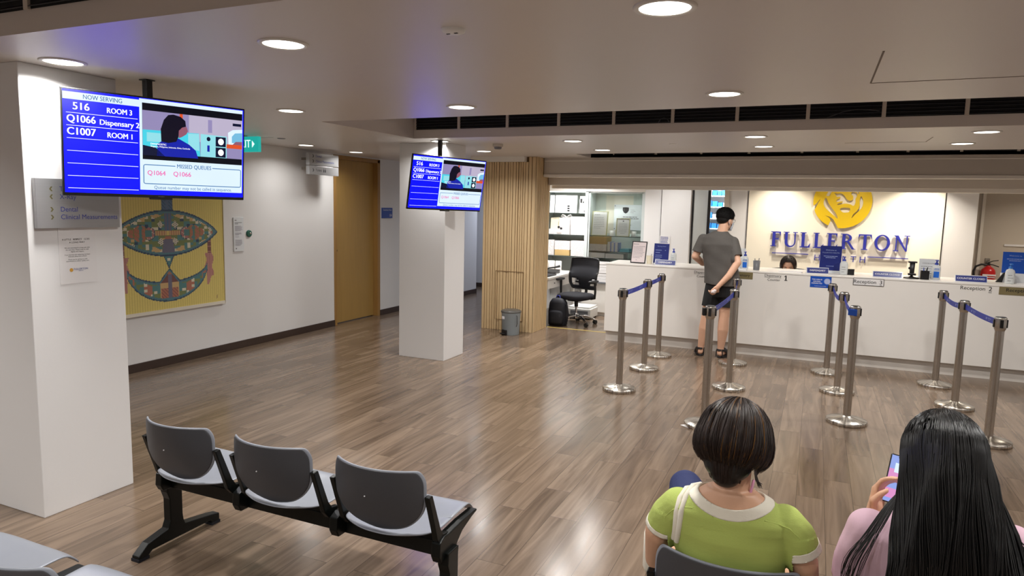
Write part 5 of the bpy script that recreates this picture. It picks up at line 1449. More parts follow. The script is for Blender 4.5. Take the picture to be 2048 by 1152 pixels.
def cut(V, F, f):
    # snap the mesh onto the level f = 0 so a hem or neckline ends cleanly; returns V and the side of each face
    V = V.copy(); f = f.copy(); done = set()
    E = set()
    for q in F:
        for a, b in zip(q, q[1:] + q[:1]): E.add((a, b) if a < b else (b, a))
    E = np.array(list(E)); fa, fb = f[E[:, 0]], f[E[:, 1]]
    for k in np.nonzero(fa * fb < 0)[0]:
        a, b = E[k]
        if f[a] * f[b] >= 0: continue
        i, j = (a, b) if abs(f[a]) < abs(f[b]) else (b, a)
        t = f[i] / (f[i] - f[j]); V[i] = V[i] + (V[j] - V[i]) * t; f[i] = 0
    side = np.array([sum(f[i] for i in q) < 0 for q in F])
    return V, side
def piece(V, F, keep, name, m, parent, solid=0.0, smooth=True):
    idx = {}; vs = []; fs = []
    for q, k in zip(F, keep):
        if not k: continue
        g = []
        for i in q:
            if i not in idx: idx[i] = len(vs); vs.append(tuple(V[i]))
            g.append(idx[i])
        fs.append(tuple(g))
    b = MB(); b.add(vs, fs, 0, None, smooth)
    return b.build(name, m, parent, solid=solid)

def HM(c, yaw=0.0, pitch=0.0, roll=0.0, s=1.0):      # head frame: x right, y ahead, z up; yaw + turns left, pitch + looks up
    return Matrix.Translation(c) @ Matrix.Rotation(yaw, 4, 'Z') @ Matrix.Rotation(pitch, 4, 'X') @ Matrix.Rotation(roll, 4, 'Y') @ Matrix.Scale(s, 4)
def head_volume(b, M):
    b.ell((0, -.012, .030), (.074, .094, .086), M)
    b.ell((0, .022, -.010), (.064, .070, .085), M)
    b.ell((0, .030, -.058), (.052, .056, .055), M)
    b.ell((0, .062, -.095), (.024, .022, .018), M)
    b.ell((-.044, .048, -.018), (.022, .022, .022), M).ell((.044, .048, -.018), (.022, .022, .022), M)
    b.ell((0, .078, .040), (.050, .018, .020), M)
    b.limb([(0, .088, .022), (0, .101, -.002), (0, .108, -.022)], [.009, .011, .013], M)
    b.ell((-.012, .098, -.026), (.009, .009, .008), M).ell((.012, .098, -.026), (.009, .009, .008), M)
    b.ell((0, .088, -.052), (.024, .012, .0065), M).ell((0, .087, -.063), (.020, .012, .007), M)
    for s in (-1, 1):
        b.ell((s * .076, -.008, -.012), (.010, .020, .032), M, 0, (0, 0, s * -.35))
        b.ell((s * .074, .0, -.036), (.008, .010, .012), M)
def face_parts(M, parent, lips=True):
    for s in (-1, 1):
        b = MB(); b.ell((s * .032, .077, .012), (.0125, .010, .0075), M); e = b.build('eye', 'eye_white', parent)
        b = MB(); b.ell((s * .032, .0855, .012), (.006, .003, .006), M); b.build('iris', 'eye_dark', e)
        b = MB(); b.tube([M @ Vector(p) for p in ((s * .014, .096, .033), (s * .032, .092, .038), (s * .050, .078, .033))], [.0025, .0032, .0018], 8); b.build('eyebrow', 'hair_black', parent)
    if lips:
        b = MB(); b.ell((0, .0985, -.052), (.021, .005, .0045), M).ell((0, .097, -.061), (.018, .006, .005), M); b.build('lip', 'lip', parent)

def hand(b, w, d, n, side, curl=(.5, .6, .5), spread=.12, thumb=.6, s=1.0):
    # w wrist, d towards the fingers, n out of the back of the hand, side +1 thumb towards d x n
    w = Vector(w); d = Vector(d).normalized(); n = Vector(n); n = (n - d * n.dot(d)).normalized(); t = d.cross(n) * side
    P = lambda a, c, h: w + (d * a + t * c + n * h) * s
    b.limb([P(-.02, 0, 0), P(.02, .004, 0)], [.025 * s, .024 * s])
    for c in (-.026, -.009, .009, .026): b.limb([P(.015, c * .75, 0), P(.075, c, .002)], [.015 * s, .0125 * s])
    tips = []
    for c, l, r in ((.028, .072, .0085), (.010, .080, .0088), (-.009, .074, .0083), (-.027, .058, .0075)):
        p = P(.078, c, .002); a = 0.0; pts = [p]; 
        for k, sg in enumerate((.44, .31, .25)):
            a += curl[k]
            dirv = d * math.cos(a) - n * math.sin(a) + t * (c * spread * 6 * (1 - k * .4)) * .3
            p = p + dirv.normalized() * l * sg * s; pts.append(p)
        b.limb(pts, [r * s * 1.08, r * s, r * s * .92, r * s * .78]); tips.append(pts[-1])
    q = P(.018, .024, -.006)
    d1 = (d * .55 + t * .85 - n * .25).normalized(); d2 = (d * .9 + t * (.5 - thumb) - n * (.25 + thumb * .5)).normalized()
    p1 = q + d1 * .034 * s; p2 = p1 + d2 * .030 * s; p3 = p2 + (d2 * .9 - n * .2 - t * .15).normalized() * .024 * s
    b.limb([P(.0, .012, 0), q, p1, p2, p3], [.018 * s, .016 * s, .0125 * s, .0108 * s, .0085 * s])
    return tips

def smooth_path(pts, n=4):
    out = []; m = len(pts)
    for i in range(m - 1):
        p0, p1, p2, p3 = pts[max(i - 1, 0)], pts[i], pts[i + 1], pts[min(i + 2, m - 1)]
        for k in range(n):
            q = k / n
            out.append(.5 * ((2 * p1) + (p2 - p0) * q + (2 * p0 - 5 * p1 + 4 * p2 - p3) * q ** 2 + (3 * p1 - p0 - 3 * p2 + p3) * q ** 3))
    return out + [pts[-1]]
def strands(paths, r, rng, tip=.25, sides=3):
    b = MB()
    vs = []; fs = []
    for pts in paths:
        n = len(pts); k0 = len(vs)
        rr = r * rng.uniform(.7, 1.25)
        for i, p in enumerate(pts):
            t = (pts[min(i + 1, n - 1)] - pts[max(i - 1, 0)]); t = t.normalized() if t.length > 1e-9 else Vector((0, 0, -1))
            a = t.cross(Vector((.31, .77, .55))).normalized(); c = t.cross(a)
            q = rr * (1 - (1 - tip) * (i / (n - 1)) ** 2)
            for k in range(sides):
                an = 2 * PI * k / sides; v = p + (a * math.cos(an) + c * math.sin(an)) * q; vs.append((v.x, v.y, v.z))
        for i in range(n - 1):
            for k in range(sides): fs.append((k0 + i * sides + k, k0 + i * sides + (k + 1) % sides, k0 + (i + 1) * sides + (k + 1) % sides, k0 + (i + 1) * sides + k))
    b.v = vs; b.f = fs; b.m = [0] * len(fs); b.sm = [True] * len(fs)
    return b

# ---- the standing man
MX, MY = 0.0, 0.0
man = thing('person', 'person standing at the counter in grey T-shirt and black shorts, one hand behind back', 'person', (-1.0, 8.17, 0))
hm = HM((-.955, 8.215, 1.600), math.radians(-38), math.radians(-14), 0, 1.0)
body = MB(); head_volume(body, hm)
body.limb([(-.985, 8.165, 1.43), (-.97, 8.185, 1.53)], [.062, .056])
body.rings([(.80, -.945, 8.17, .13, .10), (.90, -.945, 8.17, .162, .112), (1.0, -.962, 8.17, .150, .105), (1.15, -.985, 8.165, .155, .105), (1.30, -1.005, 8.16, .180, .108), (1.40, -1.017, 8.16, .165, .085), (1.455, -1.0, 8.163, .085, .065)])
SL, SR = (-1.195, 8.16, 1.375), (-.838, 8.155, 1.355)
body.limb([(-1.178, 8.16, 1.365), (-1.262, 8.135, 1.17), (-1.20, 8.30, 1.085), (-1.16, 8.40, 1.068)], [.046, .042, .036, .026])
body.limb([(-.855, 8.155, 1.345), (-.782, 8.075, 1.125), (-.86, 8.02, .98), (-.968, 7.985, .85)], [.045, .042, .037, .026])
hand(body, (-1.155, 8.41, 1.064), (.35, .9, -.08), (0, 0, 1), 1, (.25, .3, .25))
hand(body, (-.972, 7.984, .842), (-.62, -.05, -.75), (.42, -.75, -.25), -1, (.7, .8, .5), thumb=.7)
HL, HR = (-1.03, 8.17, .86), (-.865, 8.17, .86)
body.limb([HL, (-1.065, 8.168, .66), (-1.098, 8.155, .48), (-1.115, 8.155, .34), (-1.145, 8.175, .12), (-1.15, 8.175, .06)], [.092, .080, .060, .064, .038, .038])
body.limb([HR, (-.885, 8.168, .66), (-.903, 8.155, .48), (-.905, 8.155, .34), (-.921, 8.175, .12), (-.924, 8.175, .06)], [.092, .080, .060, .064, .038, .038])
for fx, sw in ((-1.152, -.25), (-.922, .28)):
    body.limb([(fx, 8.165, .052), (fx + sw * .08, 8.26, .050), (fx + sw * .17, 8.345, .038)], [.034, .034, .028])
    for k in range(5): body.limb([(fx + sw * .17 - .026 + .013 * k, 8.35, .034), (fx + sw * .2 - .030 + .015 * k, 8.395 - abs(k - (3 if sw < 0 else 1)) * .008, .030)], [.012, .010 if k not in (0, 4) else .009])
V, F = blob(body, .0055, 3)
piece(V, F, [True] * len(F), 'body', 'skin', man)
face_parts(hm, man, False)
sh = MB()
sh.rings([(.78, -.945, 8.17, .205, .145), (.90, -.947, 8.17, .200, .140), (1.05, -.968, 8.168, .186, .130), (1.20, -.992, 8.165, .190, .128), (1.32, -1.008, 8.16, .202, .126), (1.40, -1.017, 8.16, .182, .100), (1.44, -1.012, 8.162, .115, .082), (1.475, -.99, 8.165, .07, .06)], None, 0, 36, 2.3)
sh.limb([(-1.185, 8.16, 1.372), (-1.218, 8.15, 1.28), (-1.246, 8.142, 1.19)], [.060, .063, .068])
sh.limb([(-.848, 8.155, 1.352), (-.819, 8.125, 1.26), (-.798, 8.098, 1.165)], [.060, .062, .068])
V, F = blob(sh, .008, 6)
# wrinkles of the cloth
nrm = np.sin(V[:, 2] * 38 + V[:, 0] * 22) * .0016 + np.sin(V[:, 2] * 17 - V[:, 0] * 40) * .0016
V[:, 1] += nrm
V, s1 = cut(V, F, V[:, 2] - .862 - .012 * np.sin(V[:, 0] * 9))
V, s2 = cut(V, F, ((V[:, 0] + .987) / .078) ** 2 + ((V[:, 1] - 8.168) / .072) ** 2 + ((V[:, 2] - 1.475) / .030) ** 2 - 1)
arm_l = (V - np.array([-1.240, 8.144, 1.222])) @ np.array([-.25, -.09, -.96]); fl = np.where((V[:, 0] < -1.172) & (V[:, 2] > 1.09), arm_l, -1)
V, s3 = cut(V, F, -fl)
arm_r = (V - np.array([-.802, 8.108, 1.195])) @ np.array([.20, -.30, -.93]); fr = np.where((V[:, 0] > -.815) & (V[:, 2] > 1.085), arm_r, -1)
V, s4 = cut(V, F, -fr)
C = np.array([V[list(q)].mean(0) for q in F])
far = ((C[:, 2] < 1.12) & ((C[:, 0] > -.76) | (C[:, 0] < -1.21)))
piece(V, F, ~s1 & ~s2 & ~s3 & ~s4 & ~far, 'tee_shirt', 'tee_grey', man, .003)
so = MB()
so.rings([(.72, -.945, 8.17, .155, .115), (.82, -.945, 8.17, .178, .130), (.90, -.945, 8.17, .180, .130), (.95, -.95, 8.17, .172, .122)], None, 0, 30, 2.3)
so.limb([HL, (-1.05, 8.17, .72), (-1.068, 8.168, .56)], [.100, .098, .100]); so.limb([HR, (-.876, 8.17, .72), (-.886, 8.168, .56)], [.100, .098, .100])
V, F = blob(so, .008, 4)
V, s1 = cut(V, F, V[:, 2] - .605)
V, s2 = cut(V, F, .93 - V[:, 2])
piece(V, F, ~s1 & ~s2, 'shorts', 'shorts_black', man, .003)
hb = MB()
hb.ell((0, -.020, .040), (.086, .106, .092), hm); hb.ell((0, -.045, -.005), (.072, .066, .062), hm)
V, F = blob(hb, .005, 4)
I = np.array(hm.inverted()); L_ = V @ I[:3, :3].T + I[:3, 3]
fh = np.maximum(np.maximum(-(L_[:, 2] + .062 - .35 * np.maximum(0, L_[:, 1] + .03)), L_[:, 1] - .055 - .25 * (L_[:, 2] - .05)), -(L_[:, 2] - (.9 * (L_[:, 1] + .005))) * (np.abs(L_[:, 0]) > .0))
V, s1 = cut(V, F, fh)
hr = piece(V, F, s1, 'hair', 'hair_short', man, .006)
rg = random.Random(4); paths = []
cr = Vector((.012, -.055, .118))
for i in range(3600):
    th = rg.uniform(.05, 2.0); ph = rg.uniform(0, 2 * PI)
    p = Vector((.088 * math.sin(th) * math.cos(ph), .108 * math.sin(th) * math.sin(ph) - .022, .040 + .094 * math.cos(th)))
    lz = p.z + .062 - .35 * max(0, p.y + .03)
    if lz < .0 or p.y > .055 + .25 * (p.z - .05) or p.z < .9 * (p.y + .005): continue
    nn = Vector((p.x / .088 ** 2, (p.y + .022) / .108 ** 2, (p.z - .04) / .094 ** 2)).normalized()
    dn = (p - cr); dn = (dn - nn * dn.dot(nn)); dn = dn.normalized() if dn.length > 1e-4 else Vector((1, 0, 0))
    ln = rg.uniform(.018, .032) * (1 if p.z > .02 else .55); lift = .75 if p.z > .07 else .22
    paths.append([hm @ (p - nn * .004), hm @ (p + dn * ln * .5 + nn * ln * .3 * lift), hm @ (p + dn * ln * .95 + nn * ln * (.5 * lift - .1))])
strands(paths, .0016, rg).build('hair_strands', 'hair_short', hr)
# glasses and mask
g = MB()
for s in (-1, 1):
    g.tube([hm @ Vector((s * .033 + .024 * math.cos(a) , .104 - .012 * abs(math.cos(a) * s + (1 if s > 0 else -1) * 0) * (1 if math.cos(a) * s > 0 else .2), .010 + .018 * math.sin(a))) for a in [k * PI / 8 for k in range(17)]], .0016, 6)
    g.tube([hm @ Vector(p) for p in ((s * .057, .095, .014), (s * .074, .06, .016), (s * .079, -.005, .014), (s * .078, -.02, -.002))], .0016, 6)
g.tube([hm @ Vector(p) for p in ((-.010, .108, .014), (0, .112, .017), (.010, .108, .014))], .0015, 6)
gl = g.build('glasses', 'frame_black', man)
g = MB()
for s in (-1, 1): g.add([hm @ Vector((s * .033 + .022 * math.cos(a), .103, .010 + .0165 * math.sin(a))) for a in [k * PI / 8 for k in range(16)]], [tuple(range(16))], 0)
g.build('lens', 'pane_glass', gl)
mk = MB(); nu, nv = 14, 10; vs = []
for j in range(nv + 1):
    for i in range(nu + 1):
        s = -1 + 2 * i / nu; v = j / nv; z = -.018 - .085 * v
        vs.append(tuple(hm @ Vector((.066 * math.sin(s * 1.25) * (1 - .18 * v), .030 + .088 * math.cos(s * 1.25) * (1 - .12 * v * v) + .004 * math.sin(j * 2.2), z))))
mk.add(vs, [(j * (nu + 1) + i, j * (nu + 1) + i + 1, (j + 1) * (nu + 1) + i + 1, (j + 1) * (nu + 1) + i) for j in range(nv) for i in range(nu)], 0, None, True)
m_ = mk.build('face_mask', 'mask_white', man, solid=.002)
for s in (-1, 1):
    mk = MB(); mk.tube([hm @ Vector(p) for p in ((s * .062, .055, -.028), (s * .074, .02, .0), (s * .080, -.024, .008), (s * .078, -.026, -.03), (s * .064, .04, -.085))], .0014, 6); mk.build('ear_loop', 'mask_white', m_)
for fx, sw in ((-1.152, -.25), (-.922, .28)):
    sd = MB(); n = 18
    out = [(.046 * math.cos(a), .135 * math.sin(a)) for a in [2 * PI * k / n for k in range(n)]]
    M = Matrix.Translation((fx + sw * .09, 8.262, 0)) @ Matrix.Rotation(-math.atan(sw * 1.1), 4, 'Z')
    sd.prism(out, 0, .022, M)
    s_ = sd.build('sandal', 'sandal_black', man, bevel=.004)
    for (yy, zz, w) in ((.065, .062, .018), (.0, .088, .016)):
        sb = MB()
        for off in (-.01, 0.0, .01): sb.tube([M @ Vector((.045 * math.cos(a) * 1.02, yy + off, .012 + (zz) * math.sin(a))) for a in [PI * k / 10 for k in range(11)]], .006, 6)
        sb.build('sandal_strap', 'sandal_black', s_)
    sb = MB()
    for off in (.0, .012): sb.tube([M @ Vector(p) for p in ((-.044, .0, .04), (-.046, -.05, .075 + off), (-.036, -.105, .085 + off), (0, -.137, .088 + off), (.036, -.105, .085 + off), (.046, -.05, .075 + off), (.044, .0, .04))], .007, 6)
    sb.tube([M @ Vector(p) for p in ((-.04, -.11, .012), (-.036, -.118, .09))], .006, 6).tube([M @ Vector(p) for p in ((.04, -.11, .012), (.036, -.118, .09))], .006, 6)
    sb.build('heel_strap', 'sandal_black', s_)
tz = MB(); tz.ell((-1.008, 7.945, .792), (.026, .018, .020)); tz.ell((-.995, 7.942, .806), (.018, .016, .016)); tz.ell((-1.022, 7.948, .785), (.018, .014, .014))
V, F = blob(tz, .003, 2)
tissue = piece(V, F, [True] * len(F), 'tissue', 'tissue_white', None)
tag(tissue, 'crumpled white tissue held behind the back of the standing man', 'tissue')

# ---- the seated person in green
w1 = thing('person', 'person seated with back to us in a green and white knit top, short brown bob', 'person', (-.17, 2.1, 0))
h1 = HM((-.176, 2.04, 1.018), math.radians(-8), math.radians(-24), 0, .98)
body = MB(); head_volume(body, h1)
body.limb([(-.172, 2.005, .865), (-.172, 2.015, .92), (-.172, 2.025, .98)], [.050, .050, .052])
body.rings([(.42, -.17, 2.20, .17, .12), (.50, -.17, 2.17, .165, .118), (.60, -.172, 2.11, .140, .100), (.70, -.173, 2.055, .142, .094), (.80, -.173, 2.02, .155, .085), (.86, -.173, 2.005, .130, .066), (.905, -.172, 2.0, .07, .05)])
W1L, W1R = (-.322, 2.02, .815), (-.024, 2.02, .822)
body.limb([W1L, (-.385, 2.06, .70), (-.40, 2.13, .575), (-.30, 2.30, .53), (-.21, 2.42, .56)], [.050, .043, .038, .034, .024])
body.limb([W1R, (.030, 2.06, .70), (.045, 2.13, .585), (-.02, 2.30, .54), (-.10, 2.42, .57)], [.050, .043, .038, .034, .024])
hand(body, (-.205, 2.43, .563), (.5, .8, .15), (-.3, .1, .95), 1, (.4, .5, .4))
hand(body, (-.108, 2.43, .573), (-.45, .85, .15), (.3, .1, .95), -1, (.4, .5, .4))
V, F = blob(body, .005, 3)
piece(V, F, [True] * len(F), 'body', 'skin_arm', w1)
face_parts(h1, w1)
sh = MB()
sh.rings([(.44, -.17, 2.18, .165, .115), (.55, -.17, 2.13, .160, .115), (.66, -.173, 2.07, .156, .108), (.76, -.173, 2.035, .170, .100), (.83, -.173, 2.015, .166, .086), (.875, -.173, 2.008, .120, .070), (.90, -.172, 2.003, .07, .055)], None, 0, 40, 2.4)
sh.limb([W1L, (-.350, 2.03, .775), (-.374, 2.055, .71)], [.052, .054, .056]); sh.limb([W1R, (.006, 2.03, .785), (.030, 2.055, .72)], [.052, .054, .056])
V, F = blob(sh, .0042, 6)
V[:, 1] += np.sin(V[:, 2] * 60 + V[:, 0] * 18) * .0014 * (V[:, 2] < .80) + np.sin(V[:, 2] * 24 - V[:, 0] * 30) * .0018 * (V[:, 2] < .80)
# scooped neckline: an oval tilted to the back
def neckf(V, k): return ((V[:, 0] + .172) / (.098 + k)) ** 2 + ((V[:, 1] - 2.0) / (.092 + k)) ** 2 + ((V[:, 2] - .912) / (.062 + k)) ** 2 - 1
V, sn = cut(V, F, neckf(V, 0.0))
V, sb_ = cut(V, F, neckf(V, .030))
V, s0 = cut(V, F, V[:, 2] - .47)
al = np.where((V[:, 0] < -.346) & (V[:, 2] > .62), (V - np.array([-.374, 2.05, .730])) @ np.array([-.27, .22, -.94]), -1.0)
V, sL = cut(V, F, -al)
al2 = np.where((V[:, 0] < -.346) & (V[:, 2] > .62), al + .016, -1.0); V, sL2 = cut(V, F, -al2)
ar = np.where((V[:, 0] > .002) & (V[:, 2] > .62), (V - np.array([.030, 2.05, .742])) @ np.array([.30, .22, -.93]), -1.0)
V, sR = cut(V, F, -ar)
ar2 = np.where((V[:, 0] > .002) & (V[:, 2] > .62), ar + .028, -1.0); V, sR2 = cut(V, F, -ar2)
base = ~sn & ~s0 & ~sL & ~sR
band = sb_ & base; cl = sL2 & base & ~band; crr = sR2 & base & ~band
top = piece(V, F, base & ~band & ~cl & ~crr, 'knit_top', 'knit_green', w1, .004)
piece(V, F, band, 'neckband', 'knit_white', top, .007)
piece(V, F, cl, 'sleeve_cuff', 'knit_white', top, .006); piece(V, F, crr, 'sleeve_cuff', 'knit_white', top, .006)
# raglan seams
tree = BVHTree.FromPolygons([tuple(v) for v in V], F)
for pts in ([(-.075, .845), (-.04, .842), (-.01, .835), (.015, .815), (.035, .785), (.045, .76)], [(-.27, .842), (-.30, .838), (-.33, .825), (-.352, .80), (-.358, .77)]):
    ln = []
    for (x, z) in pts:
        hit = tree.ray_cast(Vector((x, 1.7, z + .12)), Vector((0, .9, -.42)).normalized())
        if hit[0]: ln.append(hit[0] + Vector((0, -.001, .001)))
    if len(ln) > 2:
        sb = MB(); sb.tube(ln, .0022, 6); sb.build('seam', 'knit_green', top)
tr = MB()
tr.rings([(.42, -.17, 2.20, .172, .125), (.50, -.17, 2.18, .168, .125)], None, 0, 30, 2.4)
tr.limb([(-.25, 2.2, .48), (-.335, 2.42, .58), (-.392, 2.60, .640), (-.30, 2.68, .50), (-.16, 2.74, .30)], [.085, .078, .064, .055, .045])
tr.limb([(-.09, 2.2, .48), (-.07, 2.42, .50), (-.06, 2.62, .47), (-.07, 2.64, .28), (-.07, 2.63, .12)], [.085, .078, .062, .052, .042])
V, F = blob(tr, .007, 4); piece(V, F, [True] * len(F), 'trousers', 'trouser_navy', w1)
for (p, q) in (((-.155, 2.75, .27), (-.11, 2.90, .25)), ((-.07, 2.62, .045), (-.06, 2.78, .035))):
    fb = MB(); fb.limb([p, (Vector(p) + Vector(q)) / 2, q], [.042, .040, .032]); V, F = blob(fb, .006, 3); piece(V, F, [True] * len(F), 'shoe', 'sandal_black', w1)
# bob hair
def bobq(th): return 1 + (.16 * (th - 1.35) if th > 1.35 else 0) - (.55 * (th - 1.95) ** 1.4 if th > 1.95 else 0)
def hair_shell(M, name, m, parent, rx, ry, rz, cz, lim, cy=-.012):
    b = MB(); nu, nv = 56, 26; vs = []
    for j in range(nv + 1):
        for i in range(nu):
            ph = 2 * PI * i / nu; th = lim(ph) * j / nv
            q = bobq(th)
            vs.append(tuple(M @ Vector((rx * math.sin(th) * math.cos(ph) * q, cy + ry * math.sin(th) * math.sin(ph) * q, cz + rz * math.cos(th)))))
    fs = [(j * nu + i, j * nu + (i + 1) % nu, (j + 1) * nu + (i + 1) % nu, (j + 1) * nu + i) for j in range(nv) for i in range(nu)]
    b.add(vs, fs, 0, None, True)
    return b.build(name, m, parent, solid=.008)
def lim1(ph):
    s = math.sin(ph)                       # +1 front, -1 back
    if s > .80: return 1.18
    if s > .40: return 1.18 + (.80 - s) / .40 * 1.0
    return 2.2 + .12 * max(0, -s)
hr1 = hair_shell(h1, 'hair', 'hair_brown', w1, .099, .114, .112, .020, lim1)
nb = MB(); nb.ell((0, -.048, -.050), (.072, .050, .062), h1); nb.ell((0, -.048, -.085), (.046, .036, .042), h1); V, F = blob(nb, .004, 3); piece(V, F, [True] * len(F), 'nape_hair', 'hair_black', hr1)
rg = random.Random(21); pA = []; pB = []
for i in range(3600):
    ph = rg.uniform(0, 2 * PI); L0 = lim1(ph) * rg.uniform(.90, 1.05)
    t0 = rg.uniform(.0, .55) * L0 if rg.random() < .6 else .02
    jit = rg.uniform(-.0015, .0075); sw = rg.uniform(-.10, .10)
    pts = []
    n = 11
    for k in range(n):
        f = k / (n - 1); th = t0 + (L0 - t0) * f; q = bobq(th)
        tuck = max(0, f - .8) * .03 * (1 if rg.random() < .97 else -2)
        a = ph + sw * f * f
        R_ = 1 + (jit + .003 * math.sin(ph * 23)) / .1
        pts.append(h1 @ Vector((.101 * math.sin(th) * math.cos(a) * q * R_, -.012 + .116 * math.sin(th) * math.sin(a) * q * R_, .020 + .114 * math.cos(th) * R_)))
    front_right = math.cos(ph) > -.05 and math.sin(ph) < .55
    if front_right and rg.random() < .07: pB.append(pts)
    elif rg.random() < .025: pB.append(pts)
    else: pA.append(pts)
for i in range(700):                       # short layered nape hair
    x = rg.uniform(-.062, .062); z0 = rg.uniform(-.06, .0)
    y0 = -.052 - .048 * math.sqrt(max(0, 1 - (x / .066) ** 2))
    zl = rg.uniform(-.122, -.100) + abs(x) * .25
    pts = [h1 @ Vector((x * (1 - .28 * f), y0 + .026 * f ** 1.5 + rg.uniform(-.001, .001), z0 + (zl - z0) * f)) for f in (0, .25, .5, .75, 1)]
    pA.append(pts)
for i in range(46):                        # flicked lock behind the right ear
    a = rg.uniform(-.02, .02)
    pA.append([h1 @ Vector(p) for p in ((.080 + a * .3, -.03 + a, -.01), (.083 + a * .3, -.035 + a, -.05), (.080, -.04 + a, -.072), (.084 + rg.uniform(0, .006), -.042 + a, -.088), (.096 + rg.uniform(-.004, .006), -.044 + a, -.098 + rg.uniform(-.008, .006)))])
strands(pA, .0011, rg, .4).build('hair_strands', 'hair_brown', hr1)
strands(pB, .0010, rg, .4).build('hair_streaks', 'hair_streak', hr1)
mk = MB(); mk.tube([h1 @ Vector(p) for p in ((.066, .02, -.085), (.066, .010, -.105), (.062, .012, -.130), (.055, .02, -.150))], .004, 8); mk.build('mask_strap', 'mask_pink', w1)

# shoulder bag of the person in green: only its white strap shows
bag = thing('shoulder_bag', 'white shoulder bag strap over the left shoulder of the person in green', 'bag', (-.36, 2.3, .5))
path = [(-.262, 2.10, .835), (-.278, 2.06, .870), (-.293, 2.02, .878), (-.304, 1.975, .862), (-.312, 1.945, .830), (-.318, 1.935, .79), (-.325, 1.942, .75), (-.332, 1.965, .71)]
for off in (-.009, .009):
    sb = MB(); pp = []
    for i, p in enumerate(path):
        pv = Vector(p); 
        o_ = Vector((pv.x + off, pv.y, pv.z)); c0 = Vector((-.30, 2.06, .74)); dv = (c0 - o_).normalized()
        hit = tree.ray_cast(o_ - dv * .12, dv)
        pp.append((hit[0] - dv * .005) if hit[0] else o_)
    sb.tube(pp, .0085, 10); sb.build('strap', 'knit_white', bag)
sb = MB(); sb.rings([(.44, -.44, 2.36, .03, .11), (.47, -.44, 2.36, .04, .13), (.58, -.44, 2.36, .04, .13), (.60, -.44, 2.36, .03, .12)], None, 0, 24, 3); sb.build('pouch', 'knit_white', bag)

# ---- the seated person with long black hair
w2 = thing('person', 'person with very long black hair and pink top, seated at bottom right with a phone', 'person', (.36, 2.1, 0))
h2 = HM((.347, 2.05, 1.055), math.radians(4), math.radians(-26), 0, .97)
body = MB(); head_volume(body, h2)
body.limb([(.342, 2.005, .88), (.343, 2.015, .95), (.345, 2.03, 1.01)], [.052, .050, .052])
body.rings([(.42, .35, 2.20, .17, .12), (.50, .35, 2.17, .165, .118), (.60, .348, 2.11, .140, .100), (.70, .345, 2.06, .142, .094), (.82, .342, 2.025, .160, .085), (.885, .34, 2.01, .135, .066), (.925, .34, 2.005, .07, .05)])
W2L, W2R = (.178, 2.03, .845), (.510, 2.03, .86)
body.limb([(.200, 2.03, .835), (.170, 2.06, .73), (.166, 2.13, .62), (.200, 2.25, .70), (.226, 2.335, .770)], [.044, .042, .038, .033, .023])
body.limb([W2R, (.545, 2.06, .74), (.545, 2.13, .63), (.46, 2.27, .70), (.385, 2.34, .775)], [.050, .043, .038, .033, .023])
hand(body, (.227, 2.34, .776), (.18, .28, .95), (-.75, .45, -.1), 1, (.45, .5, .4), thumb=.5, s=.95)
hand(body, (.380, 2.345, .780), (-.28, .28, .92), (.72, .5, -.1), -1, (.45, .5, .4), thumb=.5, s=.95)
V, F = blob(body, .005, 3)
piece(V, F, [True] * len(F), 'body', 'skin_arm', w2)
face_parts(h2, w2)
sh = MB()
sh.rings([(.44, .35, 2.18, .170, .120), (.55, .35, 2.13, .165, .120), (.66, .347, 2.07, .160, .112), (.78, .344, 2.04, .178, .102), (.855, .342, 2.02, .168, .088), (.90, .341, 2.012, .120, .070), (.925, .34, 2.006, .07, .055)], None, 0, 40, 2.4)
sh.limb([(W2L[0] + .012, W2L[1], W2L[2]), (.176, 2.045, .79), (.168, 2.07, .70), (.164, 2.09, .66)], [.056, .058, .060, .058]); sh.limb([W2R, (.535, 2.045, .80), (.545, 2.07, .71), (.545, 2.09, .67)], [.064, .067, .068, .066])
V, F = blob(sh, .006, 6)
V[:, 0] += np.sin(V[:, 2] * 50 + V[:, 1] * 30) * .0022
V, sn = cut(V, F, ((V[:, 0] - .34) / .082) ** 2 + ((V[:, 1] - 2.02) / .075) ** 2 + ((V[:, 2] - .94) / .055) ** 2 - 1)
V, s0 = cut(V, F, V[:, 2] - .47)
fa = np.where((V[:, 0] < .186) & (V[:, 2] > .58), (V - np.array([.166, 2.085, .675])) @ np.array([-.05, .25, -.96]), -1.0); V, sL = cut(V, F, -fa)
fb_ = np.where((V[:, 0] > .512) & (V[:, 2] > .58), (V - np.array([.545, 2.085, .685])) @ np.array([.05, .25, -.96]), -1.0); V, sR = cut(V, F, -fb_)
piece(V, F, ~sn & ~s0 & ~sL & ~sR, 'tee_shirt', 'tee_pink', w2, .004)
tr = MB()
tr.rings([(.42, .35, 2.20, .172, .125), (.50, .35, 2.18, .168, .125)], None, 0, 30, 2.4)
for s in (-1, 1): tr.limb([(.35 + s * .08, 2.2, .48), (.35 + s * .09, 2.42, .50), (.35 + s * .09, 2.62, .47), (.35 + s * .09, 2.64, .28), (.35 + s * .09, 2.63, .12)], [.085, .078, .062, .052, .042])
V, F = blob(tr, .007, 4); piece(V, F, [True] * len(F), 'trousers', 'jean_blue', w2)
for s in (-1, 1):
    fb = MB(); fb.limb([(.35 + s * .09, 2.62, .045), (.35 + s * .092, 2.70, .042), (.35 + s * .095, 2.79, .033)], [.042, .040, .032]); V, F = blob(fb, .006, 3); piece(V, F, [True] * len(F), 'shoe', 'sandal_black', w2)
